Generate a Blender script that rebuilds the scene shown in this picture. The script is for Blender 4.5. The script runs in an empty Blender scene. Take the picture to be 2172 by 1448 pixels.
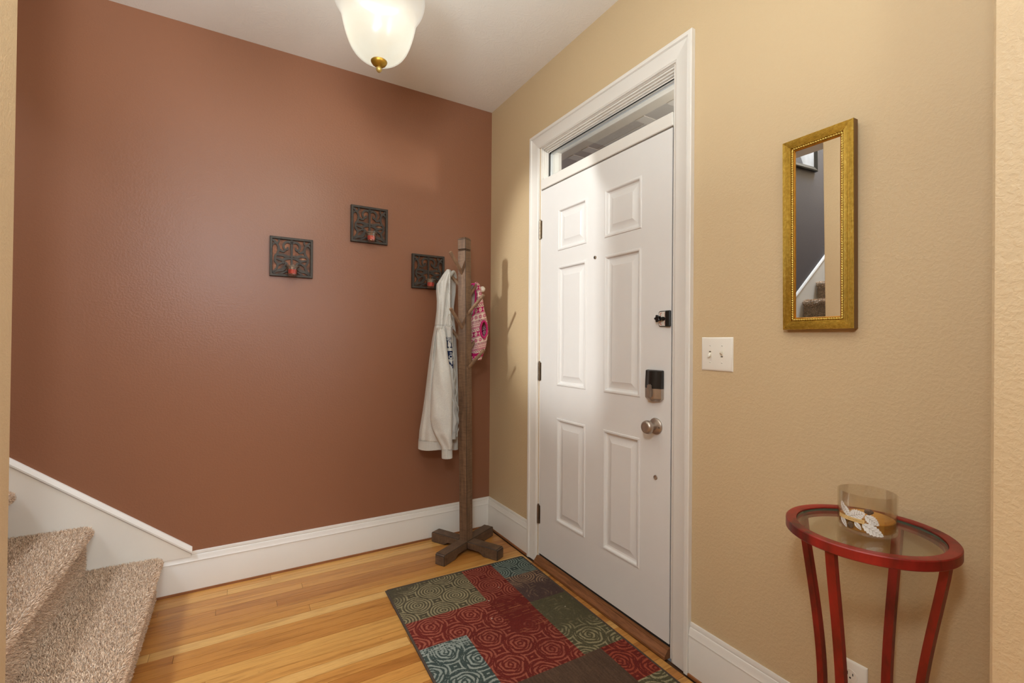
import bpy, bmesh, math, random
import numpy as np
from math import sin, cos, pi, radians, sqrt, atan2
from mathutils import Matrix, Vector

random.seed(7)
rng = np.random.default_rng(11)
SC = bpy.context.scene
COL = SC.collection

# ------------------------------------------------------------------ camera
FPX = 981.823
cam_d = bpy.data.cameras.new('camera')
cam_d.sensor_width = 36.0
cam_d.lens = FPX / 2172.0 * 36.0
cam_d.clip_start = 0.02
cam = bpy.data.objects.new('camera', cam_d)
COL.objects.link(cam)
yaw, pitch, roll = 1.03485361, 0.00129757532, 0.00739312596
_f = Vector((cos(yaw) * cos(pitch), sin(yaw) * cos(pitch), sin(pitch)))
_r = Vector((sin(yaw), -cos(yaw), 0))
_u = _r.cross(_f)
_r2 = _r * cos(roll) + _u * sin(roll)
_u2 = -_r * sin(roll) + _u * cos(roll)
M = Matrix(((_r2.x, _u2.x, -_f.x, -1.46825881), (_r2.y, _u2.y, -_f.y, -2.76020709), (_r2.z, _u2.z, -_f.z, 1.23535829), (0, 0, 0, 1)))
cam.matrix_world = M
SC.camera = cam

# ------------------------------------------------------------------ exposure, world, lights
SC.view_settings.view_transform = 'Standard'
SC.view_settings.look = 'None'
SC.view_settings.gamma = 1.0
SC.view_settings.exposure = 0.0
SC.view_settings.use_curve_mapping = False
w = bpy.data.worlds.new('overcast')
SC.world = w
w.use_nodes = True
w.node_tree.nodes['Background'].inputs[0].default_value = (0.86, 0.92, 1.0, 1)
w.node_tree.nodes['Background'].inputs[1].default_value = 0.55


def lamp(name, kind, loc, energy, color, target=None, size=0.3, sizey=None, spot=None, blend=0.3):
    d = bpy.data.lights.new(name, kind)
    d.energy = energy
    d.color = color
    if kind == 'AREA':
        d.size = size
        if sizey:
            d.shape = 'RECTANGLE'
            d.size_y = sizey
    else:
        d.shadow_soft_size = size
    if kind == 'SPOT':
        d.spot_size = spot
        d.spot_blend = blend
    o = bpy.data.objects.new(name, d)
    COL.objects.link(o)
    o.location = loc
    if target is not None:
        o.rotation_euler = (Vector(target) - Vector(loc)).to_track_quat('-Z', 'Y').to_euler()
    return o


# the flash on a stand beside the photographer
lamp('flash_light', 'AREA', (-1.66, -2.78, 1.95), 16.0, (0.82, 0.92, 1.0), (-0.55, -0.25, 1.65), 0.22)
# two added fills bounced off the ceiling, one beside and one behind the photographer
lamp('bounce_fill', 'AREA', (-1.75, -2.45, 1.75), 30.0, (0.85, 0.94, 1.0), (-1.75, -2.4, 2.78), 0.25)
lamp('rear_bounce_fill', 'AREA', (-1.6, -3.4, 1.75), 36.0, (0.9, 1.0, 0.94), (-1.6, -3.4, 2.78), 0.25)
# lamp at the head of the stairs, shining down through the stairwell on to the door
lamp('upstairs_lamp', 'SPOT', (-4.2, -1.0, 3.0), 750.0, (0.96, 1.0, 1.0), (0, -0.86, 1.62), 0.14, spot=radians(21), blend=0.55)
lamp('stairwell_daylight', 'AREA', (-4.4, -0.5, 4.9), 200.0, (0.70, 0.83, 1.0), (-4.0, -0.3, 2.0), 0.8)
# the living room behind the camera: an added overhead fill, then its front window
lamp('living_room_fill', 'AREA', (-2.4, -4.6, 2.7), 5.0, (0.95, 0.98, 1.0), (-1.9, -4.0, 0.0), 1.6)
lamp('front_window_daylight', 'AREA', (-0.03, -3.65, 1.55), 90.0, (1.0, 0.93, 0.92), (-3.0, -2.4, 1.35), 1.2, 1.2)
# bulbs in the ceiling lamp
LAMP = (-1.053, -1.147)
for a in (0.5, 2.6, 4.7):
    lamp('bulb_light', 'POINT', (LAMP[0] + 0.05 * cos(a), LAMP[1] + 0.05 * sin(a), 2.30), 20.5, (0.86, 1.0, 0.98), None, 0.035)
GLOW = 0.74

# ------------------------------------------------------------------ helpers


def lin(h):
    h = h.lstrip('#')
    c = [int(h[i:i + 2], 16) / 255 for i in (0, 2, 4)]
    return tuple((x / 12.92 if x <= 0.04045 else ((x + 0.055) / 1.055) ** 2.4) for x in c) + (1.0,)


class MB:
    def __init__(self):
        self.v = []
        self.f = []
        self.m = []

    def add(self, vs, fs, mi=0):
        b = len(self.v)
        self.v.extend([tuple(p) for p in vs])
        for f in fs:
            self.f.append(tuple(b + i for i in f))
            self.m.append(mi)
        return self

    def box(self, x0, x1, y0, y1, z0, z1, mi=0):
        vs = [(x, y, z) for z in (z0, z1) for y in (y0, y1) for x in (x0, x1)]
        return self.add(vs, [(0, 2, 3, 1), (4, 5, 7, 6), (0, 1, 5, 4), (2, 6, 7, 3), (0, 4, 6, 2), (1, 3, 7, 5)], mi)

    def rings(self, rr, closed=True, cap0=True, cap1=True, mi=0):
        """loft through rings of equal count"""
        n = len(rr[0])
        vs = [p for r in rr for p in r]
        fs = []
        for i in range(len(rr) - 1):
            for j in range(n if closed else n - 1):
                k = (j + 1) % n
                fs.append((i * n + j, i * n + k, (i + 1) * n + k, (i + 1) * n + j))
        if cap0:
            fs.append(tuple(range(n))[::-1])
        if cap1:
            fs.append(tuple((len(rr) - 1) * n + j for j in range(n)))
        return self.add(vs, fs, mi)

    def lathe(self, prof, n=32, o=(0, 0, 0), axis='z', cap0=False, cap1=False, mi=0):
        rr = []
        for r, h in prof:
            ring = []
            for k in range(n):
                a = 2 * pi * k / n
                if axis == 'z':
                    ring.append((o[0] + r * cos(a), o[1] + r * sin(a), o[2] + h))
                elif axis == 'x':
                    ring.append((o[0] + h, o[1] + r * cos(a), o[2] + r * sin(a)))
                else:
                    ring.append((o[0] + r * cos(a), o[1] + h, o[2] + r * sin(a)))
            rr.append(ring)
        return self.rings(rr, True, cap0, cap1, mi)

    def tube(self, pts, r, n=8, closed=False, mi=0, squash=None, phase=0.0):
        pts = [Vector(p) for p in pts]
        N = len(pts)
        rr = []
        up = None
        for i, p in enumerate(pts):
            a = pts[(i - 1) % N] if (closed or i > 0) else p
            b = pts[(i + 1) % N] if (closed or i < N - 1) else p
            t = (b - a).normalized()
            if up is None:
                up = Vector((0, 0, 1)) if abs(t.z) < 0.9 else Vector((1, 0, 0))
            s = t.cross(up).normalized()
            up = s.cross(t).normalized()
            ri = r(i / max(1, N - 1)) if callable(r) else r
            rr.append([tuple(p + (s * cos(2 * pi * k / n + phase) + up * sin(2 * pi * k / n + phase)) * ri) for k in range(n)])
        if closed:
            rr.append(rr[0])
            return self.rings(rr, True, False, False, mi)
        return self.rings(rr, True, True, True, mi)

    def prism(self, poly, fn, d0, d1, mi=0):
        """poly of (a,b); fn(a,b,d)->xyz"""
        n = len(poly)
        vs = [fn(a, b, d0) for a, b in poly] + [fn(a, b, d1) for a, b in poly]
        fs = [tuple(range(n))[::-1], tuple(range(n, 2 * n))]
        for i in range(n):
            j = (i + 1) % n
            fs.append((i, j, n + j, n + i))
        return self.add(vs, fs, mi)

    def ribbon(self, path, width, fn, d0, d1, mi=0):
        """flat strip with depth along a 2D path"""
        P = [Vector(p) for p in path]
        N = len(P)
        L, R = [], []
        for i, p in enumerate(P):
            t = (P[min(i + 1, N - 1)] - P[max(i - 1, 0)]).normalized()
            nn = Vector((-t.y, t.x))
            wd = (width(i / (N - 1)) if callable(width) else width) / 2
            L.append(p + nn * wd)
            R.append(p - nn * wd)
        rr = [[fn(L[i].x, L[i].y, d0), fn(R[i].x, R[i].y, d0), fn(R[i].x, R[i].y, d1), fn(L[i].x, L[i].y, d1)] for i in range(N)]
        return self.rings(rr, True, True, True, mi)

    def build(self, name, mats, parent=None, smooth=35, bevel=None, recalc=True, bevel_mi=None, segs=1):
        me = bpy.data.meshes.new(name)
        me.from_pydata(self.v, [], self.f)
        if not isinstance(mats, (list, tuple)):
            mats = [mats]
        for m in mats:
            me.materials.append(m)
        if any(self.m):
            me.polygons.foreach_set('material_index', self.m)
        if recalc or bevel:
            bm = bmesh.new()
            bm.from_mesh(me)
            if recalc:
                bmesh.ops.recalc_face_normals(bm, faces=bm.faces[:])
            if bevel:
                ed = [e for e in bm.edges if len(e.link_faces) == 2 and e.calc_face_angle(0) > 0.5]
                res = bmesh.ops.bevel(bm, geom=ed, offset=bevel, segments=segs, affect='EDGES', clamp_overlap=True)
                if bevel_mi is not None:
                    for f in res['faces']:
                        f.material_index = bevel_mi
            bm.to_mesh(me)
            bm.free()
        if smooth:
            me.polygons.foreach_set('use_smooth', [True] * len(me.polygons))
            me.set_sharp_from_angle(angle=radians(smooth))
        o = bpy.data.objects.new(name, me)
        COL.objects.link(o)
        if parent is not None:
            o.parent = parent
        return o


def tag(o, label=None, cat=None, group=None, kind=None):
    if label:
        o['label'] = label
    if cat:
        o['category'] = cat
    if group:
        o['group'] = group
    if kind:
        o['kind'] = kind
    return o


def thing(name, label, cat, loc=(0, 0, 0), rotz=0.0, group=None):
    o = bpy.data.objects.new(name, None)
    COL.objects.link(o)
    o.empty_display_size = 0.05
    o.location = loc
    o.rotation_euler = (0, 0, rotz)
    return tag(o, label, cat, group)


def struct(o):
    o['kind'] = 'structure'
    return o


def dup(root, loc, label=None):
    r = root.copy()
    COL.objects.link(r)
    r.location = loc
    if label:
        r['label'] = label
    for ch in list(root.children):
        c = ch.copy()
        COL.objects.link(c)
        c.parent = r
        for g in list(ch.children):
            d = g.copy()
            COL.objects.link(d)
            d.parent = c
    return r


# ------------------------------------------------------------------ materials
class NT:
    def __init__(self, name):
        self.mat = bpy.data.materials.new(name)
        self.mat.use_nodes = True
        self.t = self.mat.node_tree
        self.b = self.t.nodes['Principled BSDF']
        self.out = self.t.nodes['Material Output']

    def n(self, kind, **kw):
        nd = self.t.nodes.new(kind)
        for k, v in kw.items():
            if k.startswith('i_'):
                nd.inputs[k[2:].replace('_', ' ')].default_value = v
            else:
                setattr(nd, k, v)
        return nd

    def l(self, a, b):
        self.t.links.new(a, b)

    def pos(self, scale=(1, 1, 1)):
        g = self.n('ShaderNodeNewGeometry')
        m = self.n('ShaderNodeMapping')
        m.inputs['Scale'].default_value = scale
        self.l(g.outputs['Position'], m.inputs['Vector'])
        return m.outputs['Vector']

    def obj(self, scale=(1, 1, 1)):
        g = self.n('ShaderNodeTexCoord')
        m = self.n('ShaderNodeMapping')
        m.inputs['Scale'].default_value = scale
        self.l(g.outputs['Object'], m.inputs['Vector'])
        return m.outputs['Vector']

    def noise(self, vec, scale, detail=2, rough=0.5, dist=0.0):
        n = self.n('ShaderNodeTexNoise')
        n.inputs['Scale'].default_value = scale
        n.inputs['Detail'].default_value = detail
        n.inputs['Roughness'].default_value = rough
        n.inputs['Distortion'].default_value = dist
        if vec is not None:
            self.l(vec, n.inputs['Vector'])
        return n.outputs['Fac']

    def ramp(self, fac, stops):
        r = self.n('ShaderNodeValToRGB')
        els = r.color_ramp.elements
        while len(els) < len(stops):
            els.new(0.5)
        for e, (p, c) in zip(els, stops):
            e.position = p
            e.color = c if len(c) == 4 else tuple(c) + (1,)
        self.l(fac, r.inputs['Fac'])
        return r.outputs['Color']

    def mix(self, fac, a, b, mode='MIX'):
        m = self.n('ShaderNodeMix', data_type='RGBA', blend_type=mode)
        for sock, v in ((m.inputs[0], fac), (m.inputs[6], a), (m.inputs[7], b)):
            if isinstance(v, (int, float)):
                sock.default_value = v
            elif isinstance(v, tuple):
                sock.default_value = v
            else:
                self.l(v, sock)
        return m.outputs[2]

    def math(self, op, a, b=None):
        m = self.n('ShaderNodeMath', operation=op)
        for i, v in enumerate((a, b)):
            if v is None:
                continue
            if isinstance(v, (int, float)):
                m.inputs[i].default_value = v
            else:
                self.l(v, m.inputs[i])
        return m.outputs[0]

    def bump(self, h, strength=0.3, dist=0.002, normal=None):
        b = self.n('ShaderNodeBump')
        b.inputs['Strength'].default_value = strength
        b.inputs['Distance'].default_value = dist
        self.l(h, b.inputs['Height'])
        if normal is not None:
            self.l(normal, b.inputs['Normal'])
        self.l(b.outputs['Normal'], self.b.inputs['Normal'])
        return b.outputs['Normal']

    def base(self, c):
        if isinstance(c, tuple):
            self.b.inputs['Base Color'].default_value = c
        else:
            self.l(c, self.b.inputs['Base Color'])

    def set(self, **kw):
        for k, v in kw.items():
            self.b.inputs[k.replace('_', ' ')].default_value = v
        return self


def simple(name, hexc, rough=0.5, metal=0.0, vary=0.0, scale=30, bump=0.0, spec=0.5):
    t = NT(name)
    c = lin(hexc)
    t.set(Roughness=rough, Metallic=metal)
    t.b.inputs['Specular IOR Level'].default_value = spec
    v = t.obj()
    f = t.noise(v, scale, 3)
    if vary:
        d = tuple(x * (1 - vary) for x in c[:3]) + (1,)
        u = tuple(min(1, x * (1 + vary)) for x in c[:3]) + (1,)
        t.base(t.ramp(f, [(0.3, d), (0.7, u)]))
    else:
        t.base(c)
    if bump:
        t.bump(f, bump, 0.001)
    return t.mat


def wall_paint(name, hexc, rough, strength, scale=105):
    t = NT(name)
    c = lin(hexc)
    p = t.pos()
    n1 = t.noise(p, scale, 3, 0.55, 0.3)
    n2 = t.noise(p, scale * 2.4, 2)
    r = t.ramp(n1, [(0.42, (0, 0, 0)), (0.62, (1, 1, 1))])
    h = t.math('ADD', r, t.math('MULTIPLY', n2, 0.5))
    t.bump(h, strength, 0.0022)
    big = t.noise(p, 1.3, 2)
    t.base(t.mix(big, tuple(x * 0.97 for x in c[:3]) + (1,), tuple(min(1, x * 1.03) for x in c[:3]) + (1,)))
    t.set(Roughness=rough)
    return t.mat


M_BROWN = wall_paint('brown_paint', '#8d5f46', 0.36, 0.12)
M_TAN = wall_paint('tan_paint', '#c9b08a', 0.55, 0.22)
M_GREY = wall_paint('grey_paint', '#5b5657', 0.55, 0.2)


def ceiling_mat():
    t = NT('stomped_ceiling')
    p = t.pos((1, 1, 1))
    v = t.n('ShaderNodeTexVoronoi', voronoi_dimensions='2D')
    v.inputs['Scale'].default_value = 7.0
    wob = t.n('ShaderNodeTexNoise')
    wob.inputs['Scale'].default_value = 5
    t.l(p, wob.inputs['Vector'])
    vm0 = t.n('ShaderNodeVectorMath', operation='SCALE')
    vm0.inputs['Scale'].default_value = 0.08
    t.l(wob.outputs['Color'], vm0.inputs[0])
    vm1 = t.n('ShaderNodeVectorMath', operation='ADD')
    t.l(p, vm1.inputs[0])
    t.l(vm0.outputs[0], vm1.inputs[1])
    t.l(vm1.outputs[0], v.inputs['Vector'])
    d = t.n('ShaderNodeVectorMath', operation='SUBTRACT')
    t.l(vm1.outputs[0], d.inputs[0])
    t.l(v.outputs['Position'], d.inputs[1])
    s = t.n('ShaderNodeSeparateXYZ')
    t.l(d.outputs[0], s.inputs[0])
    ang = t.math('ARCTAN2', s.outputs[1], s.outputs[0])
    cb = t.n('ShaderNodeCombineXYZ')
    t.l(t.math('MULTIPLY', ang, 5.0), cb.inputs[0])
    t.l(t.math('MULTIPLY', v.outputs['Distance'], 2.2), cb.inputs[1])
    t.l(v.outputs['Color'], cb.inputs[2])
    st = t.noise(cb.outputs[0], 2.2, 3, 0.6)
    r = t.ramp(st, [(0.5, (0, 0, 0)), (0.62, (1, 1, 1))])
    h = t.math('ADD', r, t.math('MULTIPLY', t.noise(p, 90, 2), 0.5))
    t.bump(h, 0.26, 0.002)
    t.base(lin('#ebe7e1'))
    t.set(Roughness=0.75)
    return t.mat


M_CEIL = ceiling_mat()


def trim_mat(name, hexc, rough=0.38):
    t = NT(name)
    p = t.pos()
    n = t.noise(p, 18, 3)
    c = lin(hexc)
    t.base(t.mix(n, tuple(x * 0.97 for x in c[:3]) + (1,), c))
    t.bump(t.noise(p, 45, 2), 0.04, 0.001)
    t.set(Roughness=rough)
    return t.mat


M_TRIM = trim_mat('white_trim_paint', '#e0dbd3')
M_DOOR = trim_mat('white_door_paint', '#dedbd7', 0.42)
M_SKIRT = trim_mat('white_skirt_paint', '#e5e0d6', 0.5)


def floor_mat():
    t = NT('oak_floor')
    oi = t.n('ShaderNodeObjectInfo')
    p = t.pos((1.6, 1, 1))
    off = t.n('ShaderNodeVectorMath', operation='ADD')
    cb = t.n('ShaderNodeCombineXYZ')
    t.l(t.math('MULTIPLY', oi.outputs['Random'], 37.0), cb.inputs[0])
    t.l(t.math('MULTIPLY', oi.outputs['Random'], 11.0), cb.inputs[1])
    t.l(p, off.inputs[0])
    t.l(cb.outputs[0], off.inputs[1])
    mp = t.n('ShaderNodeMapping')
    mp.inputs['Scale'].default_value = (1.0, 26.0, 1)
    t.l(off.outputs[0], mp.inputs['Vector'])
    g1 = t.noise(mp.outputs[0], 2.0, 5, 0.65, 0.6)
    mp2 = t.n('ShaderNodeMapping')
    mp2.inputs['Scale'].default_value = (5.0, 150.0, 1)
    t.l(off.outputs[0], mp2.inputs['Vector'])
    g2 = t.noise(mp2.outputs[0], 2.0, 3, 0.6)
    tone = t.ramp(oi.outputs['Random'], [(0.0, lin('#a66b2f')), (0.35, lin('#b37939')), (0.6, lin('#bc8340')), (0.85, lin('#c5924d')), (1.0, lin('#d1a768'))])
    grain = t.ramp(g1, [(0.3, (0.66, 0.58, 0.48)), (0.52, (1, 1, 1)), (0.75, (1.06, 1.04, 1.0))])
    c = t.mix(1.0, tone, grain, 'MULTIPLY')
    fine = t.ramp(g2, [(0.3, (0.78, 0.72, 0.62)), (0.5, (1, 1, 1))])
    c = t.mix(0.75, c, t.mix(1.0, c, fine, 'MULTIPLY'))
    # small dark knots and nail marks
    kn = t.noise(off.outputs[0], 17, 1)
    mpk = t.n('ShaderNodeMapping')
    mpk.inputs['Scale'].default_value = (14, 45, 1)
    t.l(off.outputs[0], mpk.inputs['Vector'])
    k2 = t.noise(mpk.outputs[0], 1.0, 1)
    c = t.mix(t.ramp(k2, [(0.78, (0, 0, 0)), (0.83, (0.75, 0.75, 0.75))]), c, lin('#5e3c1d'))
    t.base(c)
    t.bump(g2, 0.05, 0.0006)
    t.set(Roughness=0.34)
    t.b.inputs['Coat Weight'].default_value = 0.15
    t.b.inputs['Coat Roughness'].default_value = 0.2
    return t.mat


M_FLOOR = floor_mat()
M_FLOORBASE = simple('floor_joint', '#4a2f19', 0.8)


def wood_mat(name, c0, c1, axis_scale, saw, rough=0.6, strength=0.15):
    t = NT(name)
    p = t.obj(axis_scale)
    g = t.noise(p, 3.0, 4, 0.6, 0.3)
    c = t.ramp(g, [(0.3, lin(c0)), (0.7, lin(c1))])
    if saw:
        q = t.obj(saw)
        s = t.noise(q, 3.0, 3, 0.7)
        c = t.mix(1.0, c, t.ramp(s, [(0.3, (0.62, 0.58, 0.55)), (0.55, (1, 1, 1)), (0.8, (1.12, 1.1, 1.08))]), 'MULTIPLY')
        t.bump(s, strength, 0.001)
    t.base(c)
    t.set(Roughness=rough)
    return t.mat


M_POST = wood_mat('weathered_brown_wood', '#5d4330', '#82644a', (14, 14, 2), (6, 6, 90))
M_FOOT = wood_mat('weathered_foot_wood', '#4f3a2a', '#70563f', (5, 5, 12), (60, 60, 8))
M_PEG = wood_mat('peg_wood', '#6a4f3a', '#8a6b50', (12, 12, 12), None)
M_WOODEDGE = simple('dark_worn_edge', '#35271c', 0.65)
M_THRESH = wood_mat('threshold_wood', '#6b4123', '#94603a', (30, 2.0, 30), (90, 6, 90), 0.5, 0.1)
M_SHOE = wood_mat('stained_shoe_wood', '#7a4a28', '#9a6238', (3, 3, 30), None)

M_NICKEL = simple('satin_nickel', '#b3a79b', 0.36, 0.85, 0.05, 60)
M_HINGE = simple('aged_hinge_metal', '#8d7f6c', 0.38, 1.0, 0.1, 80)
M_BLACK = simple('black_plastic', '#14110f', 0.38)
M_DARKGAP = simple('weatherstrip_gap_black', '#1c1a18', 0.8)  # real weatherstrip, and the shade painted into the door gaps
M_ALU = simple('pale_aluminium', '#c6c8c8', 0.4, 0.6)
M_BRASS = simple('antique_brass', '#a5812f', 0.42, 0.85, 0.15, 25)
M_SWITCH = simple('white_switch_plastic', '#e6e0d4', 0.35)
M_TOGGLE = simple('ivory_toggle_plastic', '#e3dccb', 0.35)
M_SLOT = simple('socket_slot', '#1d1a17', 0.7)
M_SWSLOT = simple('switch_slot', '#5a5044', 0.7)
M_WAX_RED = simple('red_wax', '#dd3c37', 0.45, 0, 0.1, 40)
M_IRON = simple('dark_bronze_iron', '#3d3731', 0.52, 0.35, 0.25, 45, 0.1)
M_RING = simple('grey_metal_ring', '#7b746a', 0.45, 0.6)


def copper_mat():
    t = NT('mottled_copper')
    p = t.obj()
    n = t.noise(p, 26, 4, 0.6, 0.4)
    t.base(t.ramp(n, [(0.3, lin('#2f1d11')), (0.45, lin('#5e3418')), (0.58, lin('#7d4a2c')), (0.74, lin('#9c7455'))]))
    t.set(Roughness=0.45, Metallic=0.35)
    return t.mat


M_COPPER = copper_mat()


def gold_mat():
    t = NT('gilded_frame')
    p = t.obj()
    n = t.noise(p, 120, 3, 0.7)
    t.base(t.ramp(n, [(0.3, lin('#ae8c33')), (0.55, lin('#c6a345')), (0.75, lin('#d8bd62'))]))
    t.set(Roughness=0.36, Metallic=0.6)
    t.bump(n, 0.06, 0.0004)
    return t.mat


M_GOLD = gold_mat()
M_GOLD2 = simple('amber_gilt', '#b87f22', 0.35, 0.6, 0.1, 60)
M_ROPE = simple('pale_gilt_rope', '#d2b65c', 0.35, 0.7, 0.1, 90)
M_FRAMESIDE = simple('dark_frame_side', '#6b4a1e', 0.5)


def mirror_mat():
    t = NT('mirror_glass')
    t.set(Metallic=1.0, Roughness=0.0)
    t.base((0.88, 0.88, 0.87, 1))
    return t.mat


M_MIRROR = mirror_mat()


def thin_glass(name, tint, refl=0.10, rough=0.02, edge=0.6):
    t = NT(name)
    t.t.nodes.remove(t.b)
    tr = t.n('ShaderNodeBsdfTransparent')
    tr.inputs[0].default_value = tint
    gl = t.n('ShaderNodeBsdfGlossy')
    gl.inputs['Roughness'].default_value = rough
    gl.inputs['Color'].default_value = (0.95, 0.95, 0.95, 1)
    lw = t.n('ShaderNodeLayerWeight')
    lw.inputs['Blend'].default_value = 0.35
    f = t.math('ADD', t.math('MULTIPLY', lw.outputs['Fresnel'], edge), refl * 0.4)
    mx = t.n('ShaderNodeMixShader')
    t.l(f, mx.inputs[0])
    t.l(tr.outputs[0], mx.inputs[1])
    t.l(gl.outputs[0], mx.inputs[2])
    t.l(mx.outputs[0], t.out.inputs[0])
    return t.mat


M_PANE = thin_glass('window_glass', (0.93, 0.95, 0.95, 1), 0.06, 0.0, 0.35)
M_TABLEGLASS = thin_glass('table_glass', (0.95, 0.975, 0.955, 1), 0.08, 0.02, 0.25)
M_JAR = thin_glass('jar_glass', (0.955, 0.94, 0.91, 1), 0.10, 0.04, 0.36)
M_VOTIVE = thin_glass('votive_glass', (0.96, 0.95, 0.94, 1), 0.22, 0.08, 0.35)
M_GLASSEDGE = simple('green_glass_edge', '#2f4a3f', 0.15)


def red_mat():
    t = NT('brushed_red_paint')
    p = t.obj((1, 1, 0.35))
    n = t.noise(p, 16, 4, 0.6)
    t.base(t.ramp(n, [(0.3, lin('#4c150f')), (0.45, lin('#7c1912')), (0.68, lin('#9a221b'))]))
    t.set(Roughness=0.36)
    return t.mat


M_RED = red_mat()
M_REDEDGE = simple('dark_red_side', '#54200f', 0.45, 0, 0.2, 20)
M_CANDLE = simple('honey_wax', '#c08a3c', 0.5, 0, 0.12, 14)
M_LEAF = simple('white_leaf_print', '#ded9d2', 0.6, 0, 0.05, 200)
M_VEIN = simple('brown_vein_print', '#9a866f', 0.6)
M_CONE = simple('pinecone_print', '#5b4530', 0.7, 0, 0.5, 260)
M_BAND = simple('gold_label', '#d8b375', 0.5)
M_INK = simple('grey_ink', '#8e7749', 0.6)


def shade_mat():
    t = NT('frosted_lamp_glass')
    t.t.nodes.remove(t.b)
    p = t.obj()
    n = t.noise(p, 9, 3, 0.5, 1.2)
    em = t.n('ShaderNodeEmission')
    t.l(t.ramp(n, [(0.3, (1.0, 0.86, 0.70)), (0.7, (1.0, 0.93, 0.83))]), em.inputs[0])
    # the glass glows most where the bulbs sit behind it and dims towards its base and rim
    s = t.n('ShaderNodeSeparateXYZ')
    t.l(p, s.inputs[0])
    prof = t.ramp(t.math('MULTIPLY', t.math('ADD', s.outputs[2], 0.0), 3.6), [(0.0, (0.55,) * 3), (0.1, (0.66,) * 3), (0.42, (1.0,) * 3), (0.62, (0.95,) * 3), (0.9, (0.66,) * 3)])
    t.l(t.math('MULTIPLY', prof, GLOW), em.inputs[1])
    tl = t.n('ShaderNodeBsdfTranslucent')
    tl.inputs[0].default_value = (0.016, 0.0138, 0.0112, 1)
    df = t.n('ShaderNodeBsdfDiffuse')
    df.inputs[0].default_value = (0.016, 0.014, 0.012, 1)
    gl = t.n('ShaderNodeBsdfGlossy')
    gl.inputs['Roughness'].default_value = 0.25
    m0 = t.n('ShaderNodeMixShader')
    m0.inputs[0].default_value = 0.55
    t.l(df.outputs[0], m0.inputs[1])
    t.l(tl.outputs[0], m0.inputs[2])
    m1 = t.n('ShaderNodeMixShader')
    m1.inputs[0].default_value = 0.05
    t.l(m0.outputs[0], m1.inputs[1])
    t.l(gl.outputs[0], m1.inputs[2])
    ad = t.n('ShaderNodeAddShader')
    t.l(m1.outputs[0], ad.inputs[0])
    t.l(em.outputs[0], ad.inputs[1])
    tp = t.n('ShaderNodeBsdfTransparent')
    tp.inputs[0].default_value = (1.0, 0.96, 0.90, 1)
    m2 = t.n('ShaderNodeMixShader')
    m2.inputs[0].default_value = 0.30
    t.l(ad.outputs[0], m2.inputs[1])
    t.l(tp.outputs[0], m2.inputs[2])
    t.l(m2.outputs[0], t.out.inputs[0])
    return t.mat


M_SHADE = shade_mat()


def bulb_mat():
    t = NT('lit_bulb')
    t.b.inputs['Emission Color'].default_value = (1, 0.86, 0.68, 1)
    t.b.inputs['Emission Strength'].default_value = 12
    return t.mat


M_BULB = bulb_mat()


def col_mat(name, rough=0.9, fuzz=0.0, scale=400, bstr=0.0, sheen=0.0, bdist=0.001):
    t = NT(name)
    a = t.n('ShaderNodeAttribute', attribute_name='Col')
    c = a.outputs['Color']
    p = t.obj()
    n = t.noise(p, scale, 2, 0.7)
    if fuzz:
        c = t.mix(1.0, c, t.ramp(n, [(0.25, (1 - fuzz,) * 3), (0.75, (1 + fuzz,) * 3)]), 'MULTIPLY')
    t.base(c)
    if bstr:
        t.bump(n, bstr, bdist)
    t.set(Roughness=rough)
    t.b.inputs['Specular IOR Level'].default_value = 0.2
    if sheen:
        t.b.inputs['Sheen Weight'].default_value = sheen
    return t.mat


M_RUG = col_mat('rug_pile', 0.95, 0.28, 420, 0.4)
M_CLOTH = col_mat('grey_marl_fleece', 0.9, 0.08, 330, 0.12)
M_KNIT = col_mat('fair_isle_knit', 0.9, 0.1, 500, 0.2)
M_TUFT = col_mat('carpet_tufts', 0.95, 0.0)
M_CLOTH_DARK = simple('grey_rib_knit', '#c3c0b9', 0.9, 0, 0.06, 250, 0.1)
M_CORD = simple('white_cord', '#cfcabf', 0.8)
M_ZIP = simple('zip_tape', '#c9c3b8', 0.6, 0, 0.25, 300)
M_PINK = simple('magenta_trim', '#b81f63', 0.85, 0, 0.1, 200)
M_POMPOM = simple('cream_pompom', '#e2d9c8', 0.95, 0, 0.06, 200, 0.5)
M_LINING = simple('cream_lining', '#bdb0a2', 0.95, 0, 0.08, 120)
M_CARPETBASE = simple('carpet_backing', '#9c8a77', 0.95, 0, 0.15, 120)
M_PORCH = simple('porch_soffit_paint', '#a59c90', 0.6, 0, 0.03, 8)
M_PORCH2 = simple('grey_porch_board', '#7f7a75', 0.6, 0, 0.05, 12)
M_PORCH3 = simple('pale_porch_batten', '#a29c95', 0.6)
M_PORCHW = simple('cream_porch_siding', '#c3b795', 0.6, 0, 0.03, 8)
M_PICFRAME = simple('black_picture_frame', '#1d1c1d', 0.35)
M_PICMAT = simple('pale_print', '#b9bbbf', 0.5, 0, 0.2, 6)
M_PICDARK = simple('grey_print', '#62636a', 0.5, 0, 0.2, 6)

# ================================================================== SETTING
H = 2.781
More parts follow.
